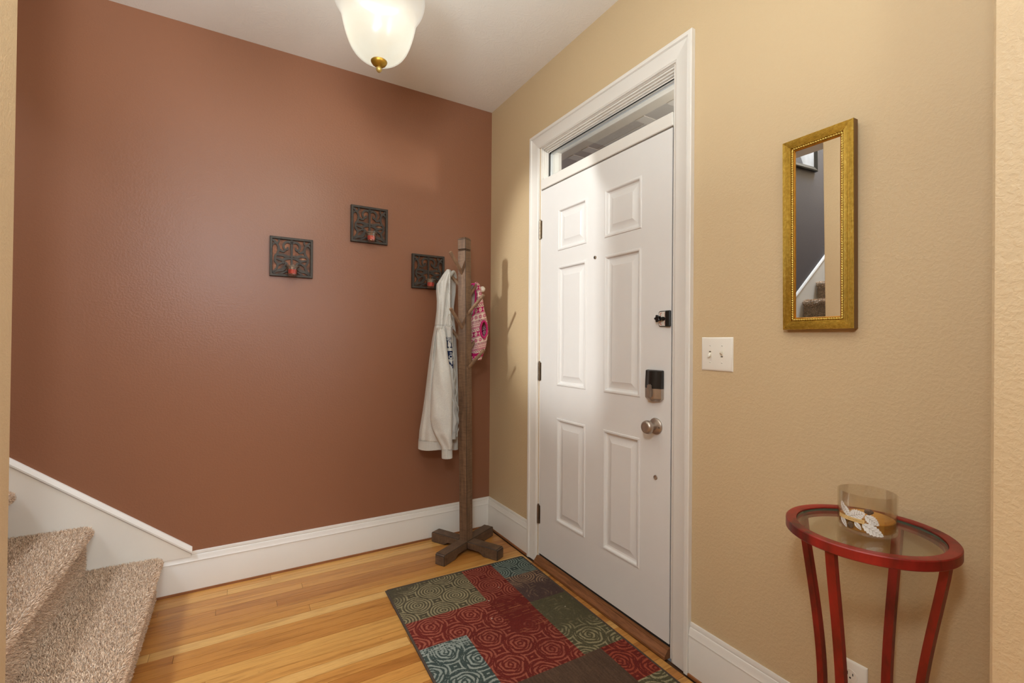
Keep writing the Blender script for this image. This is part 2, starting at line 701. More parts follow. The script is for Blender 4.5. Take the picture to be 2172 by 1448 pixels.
# floor: backing slab with single strip boards laid along the brown wall
fl = MB().box(-5.4, 0.0, -6.0, 0.0, -0.06, -0.011).build('floor', M_FLOORBASE)
struct(fl)
BW = 0.057
unit = MB().box(0, 1, 0, 1, 0, 1)
plank_me = None
row = 0
y = -0.016
rr_ = random.Random(5)
while y > -3.3:
    y0 = y - BW
    x = -0.03
    first = True
    while x > -2.3:
        L = rr_.uniform(0.7, 2.2) if not first else rr_.uniform(0.25, 1.9)
        first = False
        x0 = max(x - L, -2.3)
        if plank_me is None:
            o = MB().box(0, 1, 0, 1, 0, 1).build('plank', M_FLOOR, fl, smooth=None)
            plank_me = o.data
        else:
            o = bpy.data.objects.new('plank', plank_me)
            COL.objects.link(o)
            o.parent = fl
        o.location = (x0 + 0.0006, y0 + 0.0007, -0.011)
        o.scale = (x - x0 - 0.0012, BW - 0.0014, 0.011 + rr_.uniform(-0.0003, 0.0002))
        x = x0
    y = y0
    row += 1
# plain boarding beyond the part that is laid board by board
for (a0, a1, b0, b1) in ((-5.4, 0.0, -6.0, y), (-5.4, -2.3, y, -1.17)):
    o = MB().box(a0, a1, b0, b1, -0.011, 0.0).build('board_area', M_FLOOR, fl, smooth=None)

# ceiling
cl = MB().box(-2.74, 0.1, -6.0, 0.1, H, H + 0.25).box(-5.5, -2.74, -6.0, -1.05, H, H + 0.25).build('ceiling', M_CEIL, smooth=None)
struct(cl)
o = MB().box(-5.5, -2.6, -1.2, 0.1, 5.2, 5.3).build('ceiling_upstairs', M_CEIL, smooth=None)
struct(o)

# walls
struct(MB().box(-2.75, 0.14, 0.0, 0.12, -0.05, H + 0.2).build('wall_left', M_BROWN, smooth=None))
struct(MB().box(-5.5, -2.75, 0.0, 0.12, -0.05, 5.25).build('wall_stairwell', M_GREY, smooth=None))
# door wall with its opening
OY0, OY1, OZ = -0.592, -1.526, 2.335
dw = MB()
dw.box(0.0, 0.14, OY0, 0.0, -0.05, H + 0.1)
dw.box(0.0, 0.14, -6.0, OY1, -0.05, H + 0.1)
dw.box(0.0, 0.14, OY1, OY0, OZ, H + 0.1)
struct(dw.build('wall_right', M_TAN, smooth=None))
# wall stub beside the camera
st = MB().box(-0.42, 0.0, -2.645, -2.512, -0.05, H + 0.05).build('wall_front', M_TAN, smooth=None, bevel=0.004)
struct(st)
# wall enclosing the stairs (slightly out of plumb at its free end)
sw = MB()


def lean(z):
    return -1.981 + (z - 0.337) * 0.0067


sw.add([(-5.5, -1.17, -0.05), (lean(-0.05), -1.17, -0.05), (lean(-0.05), -1.05, -0.05), (-5.5, -1.05, -0.05),
        (-5.5, -1.17, H + 0.05), (lean(H + 0.05), -1.17, H + 0.05), (lean(H + 0.05), -1.05, H + 0.05), (-5.5, -1.05, H + 0.05)],
       [(0, 3, 2, 1), (4, 5, 6, 7), (0, 1, 5, 4), (1, 2, 6, 5), (2, 3, 7, 6), (3, 0, 4, 7)])
struct(sw.build('wall_stairs', M_TAN, smooth=None, bevel=0.003))
struct(MB().box(-5.5, -2.62, -1.17, -1.05, H + 0.05, 5.25).box(-2.74, -2.62, -1.05, 0.1, H + 0.02, 5.25).build('wall_upstairs', M_TAN, smooth=None))
struct(MB().box(-5.6, -5.4, -6.0, 0.1, -0.05, 5.25).build('wall_far', M_TAN, smooth=None))
struct(MB().box(-5.6, 0.14, -6.1, -6.0, -0.05, H + 0.2).build('wall_back', M_TAN, smooth=None))

# baseboards
BB = [(0, 0.196), (0.005, 0.196), (0.0075, 0.186), (0.0075, 0.181), (0.0062, 0.1795), (0.0095, 0.1775), (0.0125, 0.168), (0.0145, 0.156), (0.0165, 0.152), (0.0165, 0.149), (0.0142, 0.1475), (0.0155, 0.144), (0.0155, 0.0), (0, 0.0)]
b = MB()
b.prism(BB, lambda d, z, t: (t, -d, z), -1.8, 0.0)
bl = struct(b.build('baseboard_left', M_TRIM, smooth=25))
b = MB()
b.box(-1.79, -0.02, -0.022, -0.0145, 0.0, 0.0105)
b.build('shoe_strip', M_SHOE, bl)
b = MB()
b.prism(BB, lambda d, z, t: (-d, t, z), -0.506, 0.0)
br = struct(b.build('baseboard_right', M_TRIM, smooth=25))
b = MB()
b.box(-0.022, -0.0145, -0.505, -0.02, 0.0, 0.0105)
b.build('shoe_strip', M_SHOE, br)
b = MB()
b.prism(BB, lambda d, z, t: (-d, t, z), -2.512, -1.617)
br2 = struct(b.build('baseboard_right.001', M_TRIM, smooth=25))
b = MB()
b.box(-0.022, -0.0145, -2.512, -1.618, 0.0, 0.0105)
b.build('shoe_strip', M_SHOE, br2)
b = MB()
b.prism(BB, lambda d, z, t: (-0.42 - d, t, z), -2.645, -2.512)
struct(b.build('baseboard_front', M_TRIM, smooth=25))

# door casing: three mitred pieces
CP = [(0.0, 0.0), (0.0, 0.018), (0.003, 0.021), (0.016, 0.021), (0.019, 0.018), (0.021, 0.0145), (0.0235, 0.0155), (0.026, 0.0145), (0.070, 0.0125), (0.076, 0.0115), (0.079, 0.009), (0.082, 0.0085), (0.084, 0.0)]
CY0, CY1, CZ = -0.503, -1.616, 2.413
tr = bpy.data.objects.new('trim_1', None)
COL.objects.link(tr)
struct(tr)


def casing(c0, c1, d0, d1, bottom0):
    """profile swept from corner c0 to c1 (y,z); d0/d1 the diagonal the width runs along"""
    m = MB()
    rr = []
    for c, dd in ((c0, d0), (c1, d1)):
        rr.append([(-d, c[0] + dd[0] * wd, c[1] + dd[1] * wd) for wd, d in CP])
    m.rings(rr, True, True, True)
    return m.build('casing', M_TRIM, tr, smooth=25)


casing((CY0, 0.0), (CY0, CZ), (-1, 0), (-1, -1), True)
casing((CY0, CZ), (CY1, CZ), (-1, -1), (1, -1), True)
casing((CY1, CZ), (CY1, 0.0), (1, -1), (1, 0), True)
# jambs, transom bar and stepped stops
m = MB().box(0.0, 0.14, -0.6, OY0, 0.0, OZ)
m.box(0.046, 0.06, -0.612, -0.598, 0.03, 2.09)
m.build('jamb', M_TRIM, tr, smooth=None, bevel=0.002)
m = MB().box(0.0, 0.14, OY1, -1.518, 0.0, OZ)
m.box(0.046, 0.06, -1.52, -1.506, 0.03, 2.09)
m.build('jamb', M_TRIM, tr, smooth=None, bevel=0.002)
MB().box(0.0, 0.14, OY1, OY0, 2.327, OZ).build('head_jamb', M_TRIM, tr, smooth=None, bevel=0.002)
MB().box(-0.006, 0.12, -1.518, -0.6, 2.091, 2.145).build('transom_bar', M_TRIM, tr, smooth=None, bevel=0.003)
m = MB()
for k, (x0, s) in enumerate(((0.006, 0.007), (0.016, 0.014), (0.026, 0.020))):
    m.box(x0, x0 + 0.012, -1.518, -0.6, 2.327 - s, 2.327)
    m.box(x0, x0 + 0.012, -0.6 - s * 0.55, -0.6, 2.145, 2.327)
    m.box(x0, x0 + 0.012, -1.518, -1.518 + s * 0.4, 2.145, 2.327)
m.build('transom_stop', M_TRIM, tr, smooth=None)

# transom window
wy0, wy1, wz0, wz1 = -1.512, -0.608, 2.145, 2.308
m = MB()
for (a0, a1, b0, b1) in ((wy0, wy1, wz1 - 0.010, wz1), (wy0, wy1, wz0, wz0 + 0.008), (wy0, wy0 + 0.010, wz0, wz1), (wy1 - 0.010, wy1, wz0, wz1)):
    m.box(0.052, 0.066, a0, a1, b0, b1)
wf = struct(m.build('window_1', M_ALU, smooth=None, bevel=0.002))
m = MB()
m.box(0.049, 0.0525, wy0, wy1, wz1 - 0.001, wz1 + 0.003)
m.box(0.049, 0.0525, wy1 - 0.002, wy1 + 0.003, wz0, wz1)
m.build('gasket', M_DARKGAP, wf, smooth=None)
MB().box(0.058, 0.061, wy0 + 0.008, wy1 - 0.008, wz0 + 0.006, wz1 - 0.008).build('pane', M_PANE, wf, smooth=None)

# porch beyond the transom
pc = struct(MB().box(0.14, 0.62, -2.4, 0.12, 2.60, 2.66).build('porch_soffit', M_PORCH, smooth=None))
m = MB().box(0.62, 2.2, -2.4, 0.3, 2.60, 2.66)
pb = struct(m.build('porch_ceiling', M_PORCH2, smooth=None))
for yb in (-0.06, -0.22, -0.74, -0.98):
    MB().box(0.62, 2.2, yb - 0.035, yb + 0.035, 2.596, 2.6).build('batten', M_PORCH3, pb, smooth=None)
for k in range(5):
    MB().box(0.70 + 0.1 * k, 0.705 + 0.1 * k, -0.70, -0.26, 2.597, 2.6).build('batten', M_PORCH3, pb, smooth=None)
struct(MB().box(0.14, 0.48, 0.0, 0.05, 0.0, 2.6).build('porch_wall', M_PORCHW, smooth=None))
struct(MB().box(0.14, 2.4, -2.6, 0.6, -0.2, -0.06).build('porch_floor', M_PORCH2, smooth=None))

# added fill that brightens the soffit outside, not a known lamp
lamp('porch_fill', 'POINT', (0.75, -1.75, 2.1), 70.0, (1.0, 0.93, 0.84), None, 0.06)

# threshold
th = MB()
tp = [(-0.029, 0.0), (-0.029, 0.011), (-0.011, 0.033), (-0.011, 0.036), (0.03, 0.042), (0.14, 0.040), (0.14, 0.0)]
th.prism(tp, lambda x, z, t: (x, t, z), -1.517, -0.592)
tho = struct(th.build('trim_2', M_THRESH, smooth=20))
MB().box(0.004, 0.03, -1.515, -0.602, 0.0395, 0.0515).build('weatherstrip', M_DARKGAP, tho, smooth=None)

# ------------------------------------------------------------------ door
DY0, DY1, DZ0, DZ1 = -0.603, -1.514, 0.052, 2.085
PANY = ((-0.998, -0.762), (-1.355, -1.127))
PANZ = ((0.282, 0.833), (1.006, 1.640), (1.722, 1.945))
dr = MB()
ys = [DY1, PANY[1][0], PANY[1][1], PANY[0][0], PANY[0][1], DY0]
zs = [DZ0, PANZ[0][0], PANZ[0][1], PANZ[1][0], PANZ[1][1], PANZ[2][0], PANZ[2][1], DZ1]
for i in range(5):
    for j in range(7):
        if i in (1, 3) and j in (1, 3, 5):
            continue
        a, b_, c, d = ys[i], ys[i + 1], zs[j], zs[j + 1]
        dr.add([(0.0, a, c), (0.0, b_, c), (0.0, b_, d), (0.0, a, d)], [(0, 1, 2, 3)])
dr.add([(0.0, DY1, DZ0), (0.0, DY0, DZ0), (0.0, DY0, DZ1), (0.0, DY1, DZ1), (0.045, DY1, DZ0), (0.045, DY0, DZ0), (0.045, DY0, DZ1), (0.045, DY1, DZ1)],
       [(0, 4, 5, 1), (1, 5, 6, 2), (2, 6, 7, 3), (3, 7, 4, 0), (4, 7, 6, 5)])
door = struct(dr.build('door_1', M_DOOR, smooth=None, recalc=False))
for (a0, a1) in PANY:
    for (b0, b1) in PANZ:
        m = MB()
        rr = []
        for ins, d in ((0, 0), (0.002, -0.0035), (0.008, -0.0045), (0.012, -0.003), (0.017, 0.006), (0.0235, 0.008), (0.026, 0.0078), (0.052, 0.0012), (0.0535, 0.0002)):
            rr.append([(d, a0 + ins, b0 + ins), (d, a1 - ins, b0 + ins), (d, a1 - ins, b1 - ins), (d, a0 + ins, b1 - ins)])
        m.rings(rr, True, False, True)
        m.build('door_panel', M_DOOR, door, smooth=20)
m = MB().box(0.004, 0.046, -1.5182, -1.5138, 0.05, 2.086).box(0.034, 0.046, -0.6035, -0.599, 0.05, 2.09).box(0.034, 0.046, -1.519, -0.599, 2.083, 2.092)
m.build('gap_shade', M_DARKGAP, door, smooth=None)  # black strips stand in for the shade in the gaps round the door
# hinges
for zc in (1.868, 1.072, 0.27):
    m = MB()
    for k in range(5):
        z0 = zc - 0.051 + k * 0.0206
        m.lathe([(0.0, 0), (0.0066, 0), (0.0066, 0.0196), (0.0, 0.0196)], 12, (-0.0045, -0.598, z0))
    m.box(-0.001, 0.002, -0.612, -0.586, zc - 0.05, zc + 0.05)
    m.lathe([(0.0, -0.003), (0.005, -0.002), (0.005, 0.002), (0, 0.003)], 10, (-0.0045, -0.598, zc + 0.055))
    m.build('hinge', M_HINGE, door)
# knob
kn = MB()
ky, kz = -1.441, 0.898
kn.lathe([(0.0, -0.0005), (0.033, -0.0005), (0.0335, -0.004), (0.031, -0.0075), (0.02, -0.010), (0.014, -0.013), (0.0125, -0.030), (0.015, -0.034), (0.021, -0.037), (0.0265, -0.043), (0.0275, -0.052), (0.025, -0.060), (0.019, -0.0645), (0.012, -0.0645), (0.006, -0.0632), (0, -0.0628)], 36, (0, ky, kz), 'x')
knob = kn.build('door_knob', M_NICKEL, door, smooth=50)
MB().lathe([(0, -0.0105), (0.003, -0.0105), (0.003, -0.006)], 10, (0, ky - 0.024, kz - 0.002), 'x').build('screw', M_HINGE, knob)
# deadbolt housing
ly0, ly1, lz0, lz1 = -1.480, -1.396, 0.998, 1.127
m = MB()
zb = 1.052


def lockring(z, ins, dep, bulge=0.0, n=14):
    pts = [(-0.0005, ly1 - ins, z), (-0.0005, ly0 + ins, z), (-dep * 0.75, ly0 + ins, z)]
    c = (ly0 + ly1) / 2
    for k in range(n + 1):
        a = k / n
        yy = ly0 + ins + 0.016 + (ly1 - ly0 - 2 * ins - 0.032) * a
        pts.append((-dep - 0.010 * sin(pi * a), yy, z))
    pts.append((-dep * 0.75, ly1 - ins, z))
    return pts


m.rings([lockring(lz1 - 0.001, 0.003, 0.012), lockring(lz1 - 0.004, 0.0, 0.018), lockring(zb + 0.01, 0.0, 0.022), lockring(zb, 0.0, 0.022)], True, True, True)
lock = m.build('deadbolt_lock', M_BLACK, door, smooth=35)
lock['label'] = 'keyless deadbolt housing, black above and satin nickel below'
m = MB()
m.rings([lockring(zb, 0.0, 0.022), lockring(lz0 + 0.014, 0.0, 0.020), lockring(lz0 + 0.004, 0.012, 0.014), lockring(lz0, 0.02, 0.008)], True, True, True)
m.build('lower_cover', M_NICKEL, lock, smooth=35)
m = MB()
m.box(-0.050, -0.031, -1.449, -1.434, 1.014, 1.070)
m.build('thumb_turn', M_NICKEL, lock, bevel=0.004, segs=2)
# peephole and hole plug
MB().lathe([(0, -0.004), (0.0035, -0.004), (0.0038, -0.0055), (0.0075, -0.0045), (0.008, -0.0005)], 20, (0, -1.062, 1.642), 'x').build('peephole', [M_HINGE], door)
MB().lathe([(0, -0.0062), (0.0033, -0.006), (0.0034, -0.004)], 16, (0, -1.062, 1.642), 'x').build('peephole_lens', M_SLOT, door)
pl_ = MB().lathe([(0, -0.003), (0.005, -0.003), (0.0055, -0.0045), (0.0088, -0.004), (0.0095, -0.0003)], 20, (0, -1.441, 0.690), 'x').build('bolt_plug', M_NICKEL, door)

# flip guard clamped on the door edge
fg = thing('door_lock', 'small black clamp-on door lock with star knob and white printed plate, above the deadbolt', 'lock', (0, -1.485, 1.333))
m = MB()
m.box(-0.012, -0.0006, -0.031, -0.006, -0.032, 0.032)
m.build('clamp_body', M_BLACK, fg, bevel=0.003)
pol = []
for (cy, cz, a0) in ((0.020, -0.022, -pi / 2), (0.020, 0.022, 0.0)):
    for k in range(6):
        a = a0 + k * pi / 10
        pol.append((cy + 0.011 * cos(a), cz + 0.0095 * sin(a)))
pol += [(-0.008, 0.0315), (-0.008, -0.0315)]
m = MB().prism(pol, lambda a, b2, d: (d, a, b2), -0.0055, -0.0006)
fp = m.build('face_plate', M_BLACK, fg, bevel=0.001)
pol2 = [(a * 0.9 + 0.0005 if a > -0.007 else a + 0.0015, b2 * 0.9) for a, b2 in pol]
m = MB().prism(pol2, lambda a, b2, d: (d, a, b2), -0.0062, -0.005)
lb = m.build('printed_label', simple('white_label', '#d9d0c4', 0.6), fg)
M_REDINK = simple('red_ink', '#b85a45', 0.6)
m = MB()
for sgn in (1, -1):
    for r_ in (0.0085, 0.0055):
        m.ribbon([(0.014 + r_ * cos(a), sgn * (0.018 + r_ * 0.75 * sin(a))) for a in np.linspace(-1.2, 1.7, 10)], 0.0013, lambda a, b2, d: (d, a, b2), -0.0066, -0.006)
for k in range(3):
    yy = -0.001 - k * 0.0022
    zz = -0.024
    while zz < 0.024:
        L = rr_.uniform(0.003, 0.007)
        m.box(-0.0066, -0.006, yy, yy + 0.0009, zz, min(zz + L, 0.025))
        zz += L + 0.0015
m.build('label_print', M_REDINK, lb, smooth=None)
m = MB()
ring = []
for k in range(40):
    a = 2 * pi * k / 40
    ring.append((0.0125 + 0.0028 * cos(5 * a), a))
m.rings([[(-x_, 0.021 + r_ * cos(a) * s_, 0.001 + r_ * sin(a) * s_) for r_, a in ring] for x_, s_ in ((0.015, 0.8), (0.017, 1.0), (0.025, 1.0), (0.027, 0.8))], True, True, True)
m.lathe([(0.004, -0.016), (0.004, -0.006)], 10, (0, 0.021, 0.001), 'x', True, True)
m.build('star_knob', M_BLACK, fg)
m = MB()
m.tube([(-0.0085, 0.020, 0.0), (-0.0105, 0.012, 0.0), (-0.011, 0.004, 0.0)], 0.0065, 10)
m.lathe([(0.0, -0.0215), (0.005, -0.021), (0.0075, -0.017), (0.008, -0.006)], 14, (0, 0.004, 0.0), 'x')
m.build('slide_bolt', M_BLACK, fg)

# ------------------------------------------------------------------ switch and outlet
sp = thing('switch_plate', 'white double toggle switch plate on the tan wall right of the door casing', 'light switch', (0, -1.718, 1.198))
m = MB()
m.rings([[(x_, -hw, -hh), (x_, hw, -hh), (x_, hw, hh), (x_, -hw, hh)] for x_, hw, hh in ((0, 0.0625, 0.060), (-0.002, 0.0622, 0.0597), (-0.005, 0.0585, 0.056), (-0.006, 0.055, 0.0525))], True, True, True)
m.build('cover_plate', M_SWITCH, sp)
for k, (yy, up) in enumerate(((0.0245, -1), (-0.0225, 1))):
    tg = MB()
    tg.rings([[(-0.0055, yy - 0.0042, -0.006 * 0.9), (-0.0055, yy + 0.0042, -0.0054), (-0.0055, yy + 0.0042, 0.0054), (-0.0055, yy - 0.0042, 0.0054)],
              [(-0.017, yy - 0.0034, up * 0.008 - 0.0035), (-0.017, yy + 0.0034, up * 0.008 - 0.0035), (-0.016, yy + 0.0034, up * 0.008 + 0.0035), (-0.016, yy - 0.0034, up * 0.008 + 0.0035)]], True, True, True)
    t_o = tg.build('toggle', M_TOGGLE, sp, bevel=0.001)
    mm = MB()
    mm.box(-0.0066, -0.0058, yy - 0.0055, yy + 0.0055, -0.0125, 0.0125)
    mm.build('bezel', M_TOGGLE, sp, smooth=None)
    mm = MB().box(-0.0069, -0.0064, yy - 0.0040, yy + 0.0040, -up * 0.0085 - 0.002, -up * 0.0085 + 0.002)
    mm.build('slot', M_SWSLOT, sp, smooth=None)
    for zz in (0.030, -0.030):
        s_ = MB().lathe([(0, -0.0072), (0.0025, -0.0068), (0.003, -0.0058)], 12, (0, yy, zz), 'x')
        so = s_.build('screw', M_SWITCH, sp)
        MB().box(-0.0075, -0.0070, yy - 0.0022, yy + 0.0022, zz - 0.0004, zz + 0.0004).build('screw_slot', M_SLOT, so, smooth=None)

ol = thing('wall_outlet', 'white duplex outlet low on the tan wall behind the red table legs', 'outlet', (0, -2.141, 0.303))
m = MB()
m.rings([[(x_, -hw, -hh), (x_, hw, -hh), (x_, hw, hh), (x_, -hw, hh)] for x_, hw, hh in ((0, 0.039, 0.060), (-0.002, 0.0388, 0.0597), (-0.005, 0.0355, 0.056), (-0.006, 0.033, 0.0535))], True, True, True)
m.build('cover_plate', M_SWITCH, ol)
for zz in (0.0205, -0.0205):
    fc = MB().lathe([(0, -0.0078), (0.0165, -0.0078), (0.0172, -0.0055)], 28, (0, 0, zz), 'x').build('socket_face', M_SWITCH, ol)
    q = MB()
    q.box(-0.0083, -0.0077, 0.0055, 0.0075, zz, zz + 0.009)
    q.box(-0.0083, -0.0077, -0.0075, -0.0055, zz + 0.001, zz + 0.008)
    q.lathe([(0, -0.0083), (0.0024, -0.0083), (0.0024, -0.0077)], 10, (0, 0, zz - 0.0065), 'x')
    q.build('slots', M_SLOT, fc, smooth=None)
MB().lathe([(0, -0.0075), (0.0028, -0.007), (0.0032, -0.0058)], 12, (0, 0, 0), 'x').build('screw', M_SWITCH, ol)

# ------------------------------------------------------------------ stairs
stt = thing('staircase', 'carpeted staircase in beige shag pile rising along the brown wall', 'stairs', (-1.768, 0, 0))
NS = 14
RISE, RUN = 0.197, 0.25
YS0, YS1 = -0.020, -1.046


def step_profile(i):
    xn = -RUN * i
    zt = RISE * (i + 1)
    zb = RISE * i
    xr = xn - 0.027
    out = [(xr, zb + (0.003 if i == 0 else 0.0)), (xr, zt - 0.055)]
    for k in range(8):
        a = -pi / 2 + k * pi / 7
        out.append((xn - 0.022 + 0.022 * cos(a), zt - 0.022 + 0.022 * sin(a)))
    out.append((xn - RUN - 0.027, zt))
    return out


def tufts(i, dens, length):
    prof = step_profile(i)
    P = np.array(prof)
    seg = np.diff(P, axis=0)
    L = np.hypot(seg[:, 0], seg[:, 1])
    cum = np.r_[0, np.cumsum(L)]
    W = YS0 - YS1
    n = int(dens * cum[-1] * W)
    s = rng.uniform(0, cum[-1], n)
    k = np.clip(np.searchsorted(cum, s) - 1, 0, len(L) - 1)
    tt = (s - cum[k]) / L[k]
    x = P[k, 0] + seg[k, 0] * tt
    z = P[k, 1] + seg[k, 1] * tt
    y = rng.uniform(YS1, YS0, n)
    nx = seg[k, 1] / L[k]
    nz = -seg[k, 0] / L[k]
    base = np.c_[x, y, z]
    nor = np.c_[nx, np.zeros(n), nz]
    # pile leans in patches
    ph = 2.2 * np.sin(9 * x + 3.1 * y + i) + 1.8 * np.sin(7.3 * y - 5 * x + 2 * i) + rng.normal(0, 1.8, n)
    leanv = np.c_[0.55 * np.cos(ph), 0.75 * np.sin(ph), 0.25 * np.cos(ph * 1.3)]
    d = nor + leanv * rng.uniform(0.2, 1.0, n)[:, None]
    d /= np.linalg.norm(d, axis=1)[:, None]
    ln = length * rng.uniform(0.6, 1.25, n)[:, None]
    side = np.cross(d, rng.normal(0, 1, (n, 3)))
    side /= np.linalg.norm(side, axis=1)[:, None]
    wd = rng.uniform(0.0011, 0.0021, n)[:, None] * (length / 0.013)
    curl = np.cross(d, side) * rng.uniform(-0.9, 0.9, n)[:, None]
    mid = base + d * ln * 0.55
    tip = base + (d + curl * 0.6) * ln
    tip[:, 1] = np.clip(tip[:, 1], -1.0475, -0.014)
    mid[:, 1] = np.clip(mid[:, 1], -1.0475, -0.014)
    V = np.stack([base - side * wd, base + side * wd, mid + side * wd * 0.9, mid - side * wd * 0.9, tip + side * wd * 0.35, tip - side * wd * 0.35], 1).reshape(-1, 3)
    idx = (np.arange(n) * 6)[:, None]
    F = np.stack([idx + np.array([0, 1, 2, 3]), idx + np.array([3, 2, 4, 5])], 1).reshape(-1, 4)
    me = bpy.data.meshes.new('carpet_pile')
    me.vertices.add(len(V))
    me.vertices.foreach_set('co', V.ravel())
    me.loops.add(F.size)
    me.loops.foreach_set('vertex_index', F.ravel().astype(np.int32))
    me.polygons.add(len(F))
    me.polygons.foreach_set('loop_start', np.arange(0, F.size, 4, dtype=np.int32))
    me.update(calc_edges=True)
    pal = np.array([lin('#c2ad97')[:3], lin('#b59f89')[:3], lin('#a48d78')[:3], lin('#d0bca6')[:3], lin('#8a745f')[:3], lin('#bd9f84')[:3]])
    c = pal[rng.choice(6, n, p=[0.28, 0.26, 0.16, 0.16, 0.06, 0.08])]
    c = np.minimum(c * 1.48, 0.92) * rng.uniform(0.9, 1.08, (n, 1))
    C = np.repeat(np.c_[c, np.ones(n)], 6, axis=0)
    at = me.color_attributes.new('Col', 'FLOAT_COLOR', 'POINT')
    at.data.foreach_set('color', C.ravel())
    me.materials.append(M_TUFT)
    o = bpy.data.objects.new('carpet_pile', me)
    COL.objects.link(o)
    o['kind'] = 'stuff'
    return o


for i in range(NS):
    prof = step_profile(i)
    zlow = 0.0 if i == 0 else max(0.0, RISE * i - 0.02)
    poly = prof + [(prof[-1][0], zlow), (prof[0][0], zlow)]
    m = MB().prism(poly[:-1] if i == 0 else poly, lambda a, b2, d: (a, d, b2), YS1, YS0)
    so = m.build('step', M_CARPETBASE, stt, smooth=30)
    if i < 3:
        tf = tufts(i, 125000, 0.0085)
    elif i < 12:
        tf = tufts(i, 14000, 0.017)
    else:
        continue
    tf.parent = so
# skirt board with its cap moulding
SKX0, SKZ0 = -1.66, 0.205
SKS = 0.805


def skz(x):
    return SKZ0 + SKS * (SKX0 - x)


skb = MB().prism([(-1.655, 0.175), (-1.655, skz(-1.655)), (-5.3, skz(-5.3)), (-5.3, skz(-5.3) - 2.2), (-1.83, 0.0), (-1.79, 0.175)], lambda a, b2, d: (a, d, b2), -0.0135, 0.0)
sk = struct(skb.build('trim_3', M_SKIRT, smooth=None))
cp = MB()
nrm = Vector((SKS, 1)).normalized()
capP = [(0.0, 0.0), (0.016, 0.0), (0.019, 0.004), (0.019, 0.010), (0.015, 0.016), (0.013, 0.021), (0.008, 0.025), (0.0, 0.026)]
rr = []
for x_ in (-1.650, -5.3):
    if x_ > -2:
        rr.append([(x_ , -d, skz(x_) + hgt / nrm.y - 0.012) for d, hgt in capP])
    else:
        rr.append([(x_, -d, skz(x_) + hgt / nrm.y - 0.012) for d, hgt in capP])
cp.rings(rr, True, True, True)
cp.build('cap_moulding', M_TRIM, sk, smooth=30)

# picture on the grey stair wall (seen in the mirror)
pf = thing('picture_frame', 'black framed picture on the grey stair wall, seen in the mirror', 'picture', (-3.56, -0.002, 3.22))
m = MB()
fw, fh, fd = 0.25, 0.27, 0.045
rr = []
for ins, d in ((0, 0), (0, -0.028), (0.012, -0.032), (0.03, -0.024), (0.045, -0.018), (0.045, -0.012)):
    rr.append([(-fw + ins, d, -fh + ins), (fw - ins, d, -fh + ins), (fw - ins, d, fh - ins), (-fw + ins, d, fh - ins)])
m.rings(rr, True, True, False)
m.build('frame', M_PICFRAME, pf, smooth=20)
MB().box(-0.21, 0.21, -0.014, -0.010, -0.23, 0.23).build('print', M_PICMAT, pf, smooth=None)
MB().prism([(0.20, -0.22), (0.20, -0.08), (0.04, -0.16), (0.0, -0.22)], lambda a, b2, d: (a, d, b2), -0.0155, -0.0138).build('print_shape', M_PICDARK, pf, smooth=None)

# ================================================================== THINGS
# ------------------------------------------------------------------ ceiling lamp
lp = thing('ceiling_lamp', 'lit bell-shaped frosted glass ceiling lamp with brass finial', 'lamp', (LAMP[0], LAMP[1], 2.195))
prof = [(0.004, 0.003), (0.03, 0.006), (0.058, 0.016), (0.081, 0.034), (0.097, 0.058), (0.109, 0.088), (0.117, 0.116), (0.1225, 0.140), (0.1265, 0.160), (0.131, 0.171), (0.1395, 0.184), (0.148, 0.199), (0.1535, 0.216), (0.154, 0.232), (0.150, 0.250), (0.138, 0.270), (0.112, 0.290), (0.075, 0.304), (0.040, 0.310)]
def smooth_profile(P, n=5):
    out = []
    for i in range(len(P) - 1):
        p0, p1, p2, p3 = [Vector(P[max(0, min(len(P) - 1, j))]) for j in (i - 1, i, i + 1, i + 2)]
        for k in range(n):
            t = k / n
            out.append(tuple(0.5 * ((2 * p1) + (p2 - p0) * t + (2 * p0 - 5 * p1 + 4 * p2 - p3) * t * t + (3 * p1 - p0 - 3 * p2 + p3) * t ** 3)))
    out.append(tuple(P[-1]))
    return out


prof = smooth_profile(prof)
inner = [(r - 0.004, z + 0.002) for r, z in prof[::-1] if r > 0.01]
MB().lathe(prof + inner, 72, cap0=False).build('lamp_shade', M_SHADE, lp, smooth=60, recalc=True)
fn = MB().lathe([(0.0, -0.013), (0.013, -0.011), (0.0235, -0.003), (0.0275, 0.004), (0.0275, 0.0075), (0.02, 0.009), (0.0, 0.009)], 32).build('finial', M_BRASS, lp, smooth=50)
MB().lathe([(0.0, -0.031), (0.0045, -0.0305), (0.0085, -0.026), (0.0105, -0.021), (0.009, -0.016), (0.006, -0.012), (0.0, -0.011)], 24).build('finial_ball', simple('pale_brass', '#b49a57', 0.45, 0.7), fn, smooth=60)
m = MB().lathe([(0.006, 0.32), (0.006, 0.56)], 12, cap0=True, cap1=True)
m.build('rod', M_BRASS, lp)
m = MB().lathe([(0.0, 0.586), (0.075, 0.584), (0.075, 0.570), (0.05, 0.555), (0.02, 0.54), (0.0, 0.535)], 32)
m.build('canopy', M_BRASS, lp, smooth=50)
m = MB().lathe([(0.006, 0.300), (0.040, 0.302), (0.044, 0.312), (0.030, 0.324), (0.006, 0.330)], 28)
m.build('fitter', M_BRASS, lp, smooth=50)

# ------------------------------------------------------------------ coat rack
RK = (-0.285, -0.25)
RA = radians(28.0)
rk = thing('coat_rack', 'tall brown wooden coat rack with angled pegs standing in the corner', 'coat rack', (RK[0], RK[1], 0), RA)
ca, sa = cos(-RA), sin(-RA)
TOPZ = 1.853
lx, ly = -0.026, 0.002
LX = lx * ca - ly * sa
LY = lx * sa + ly * ca


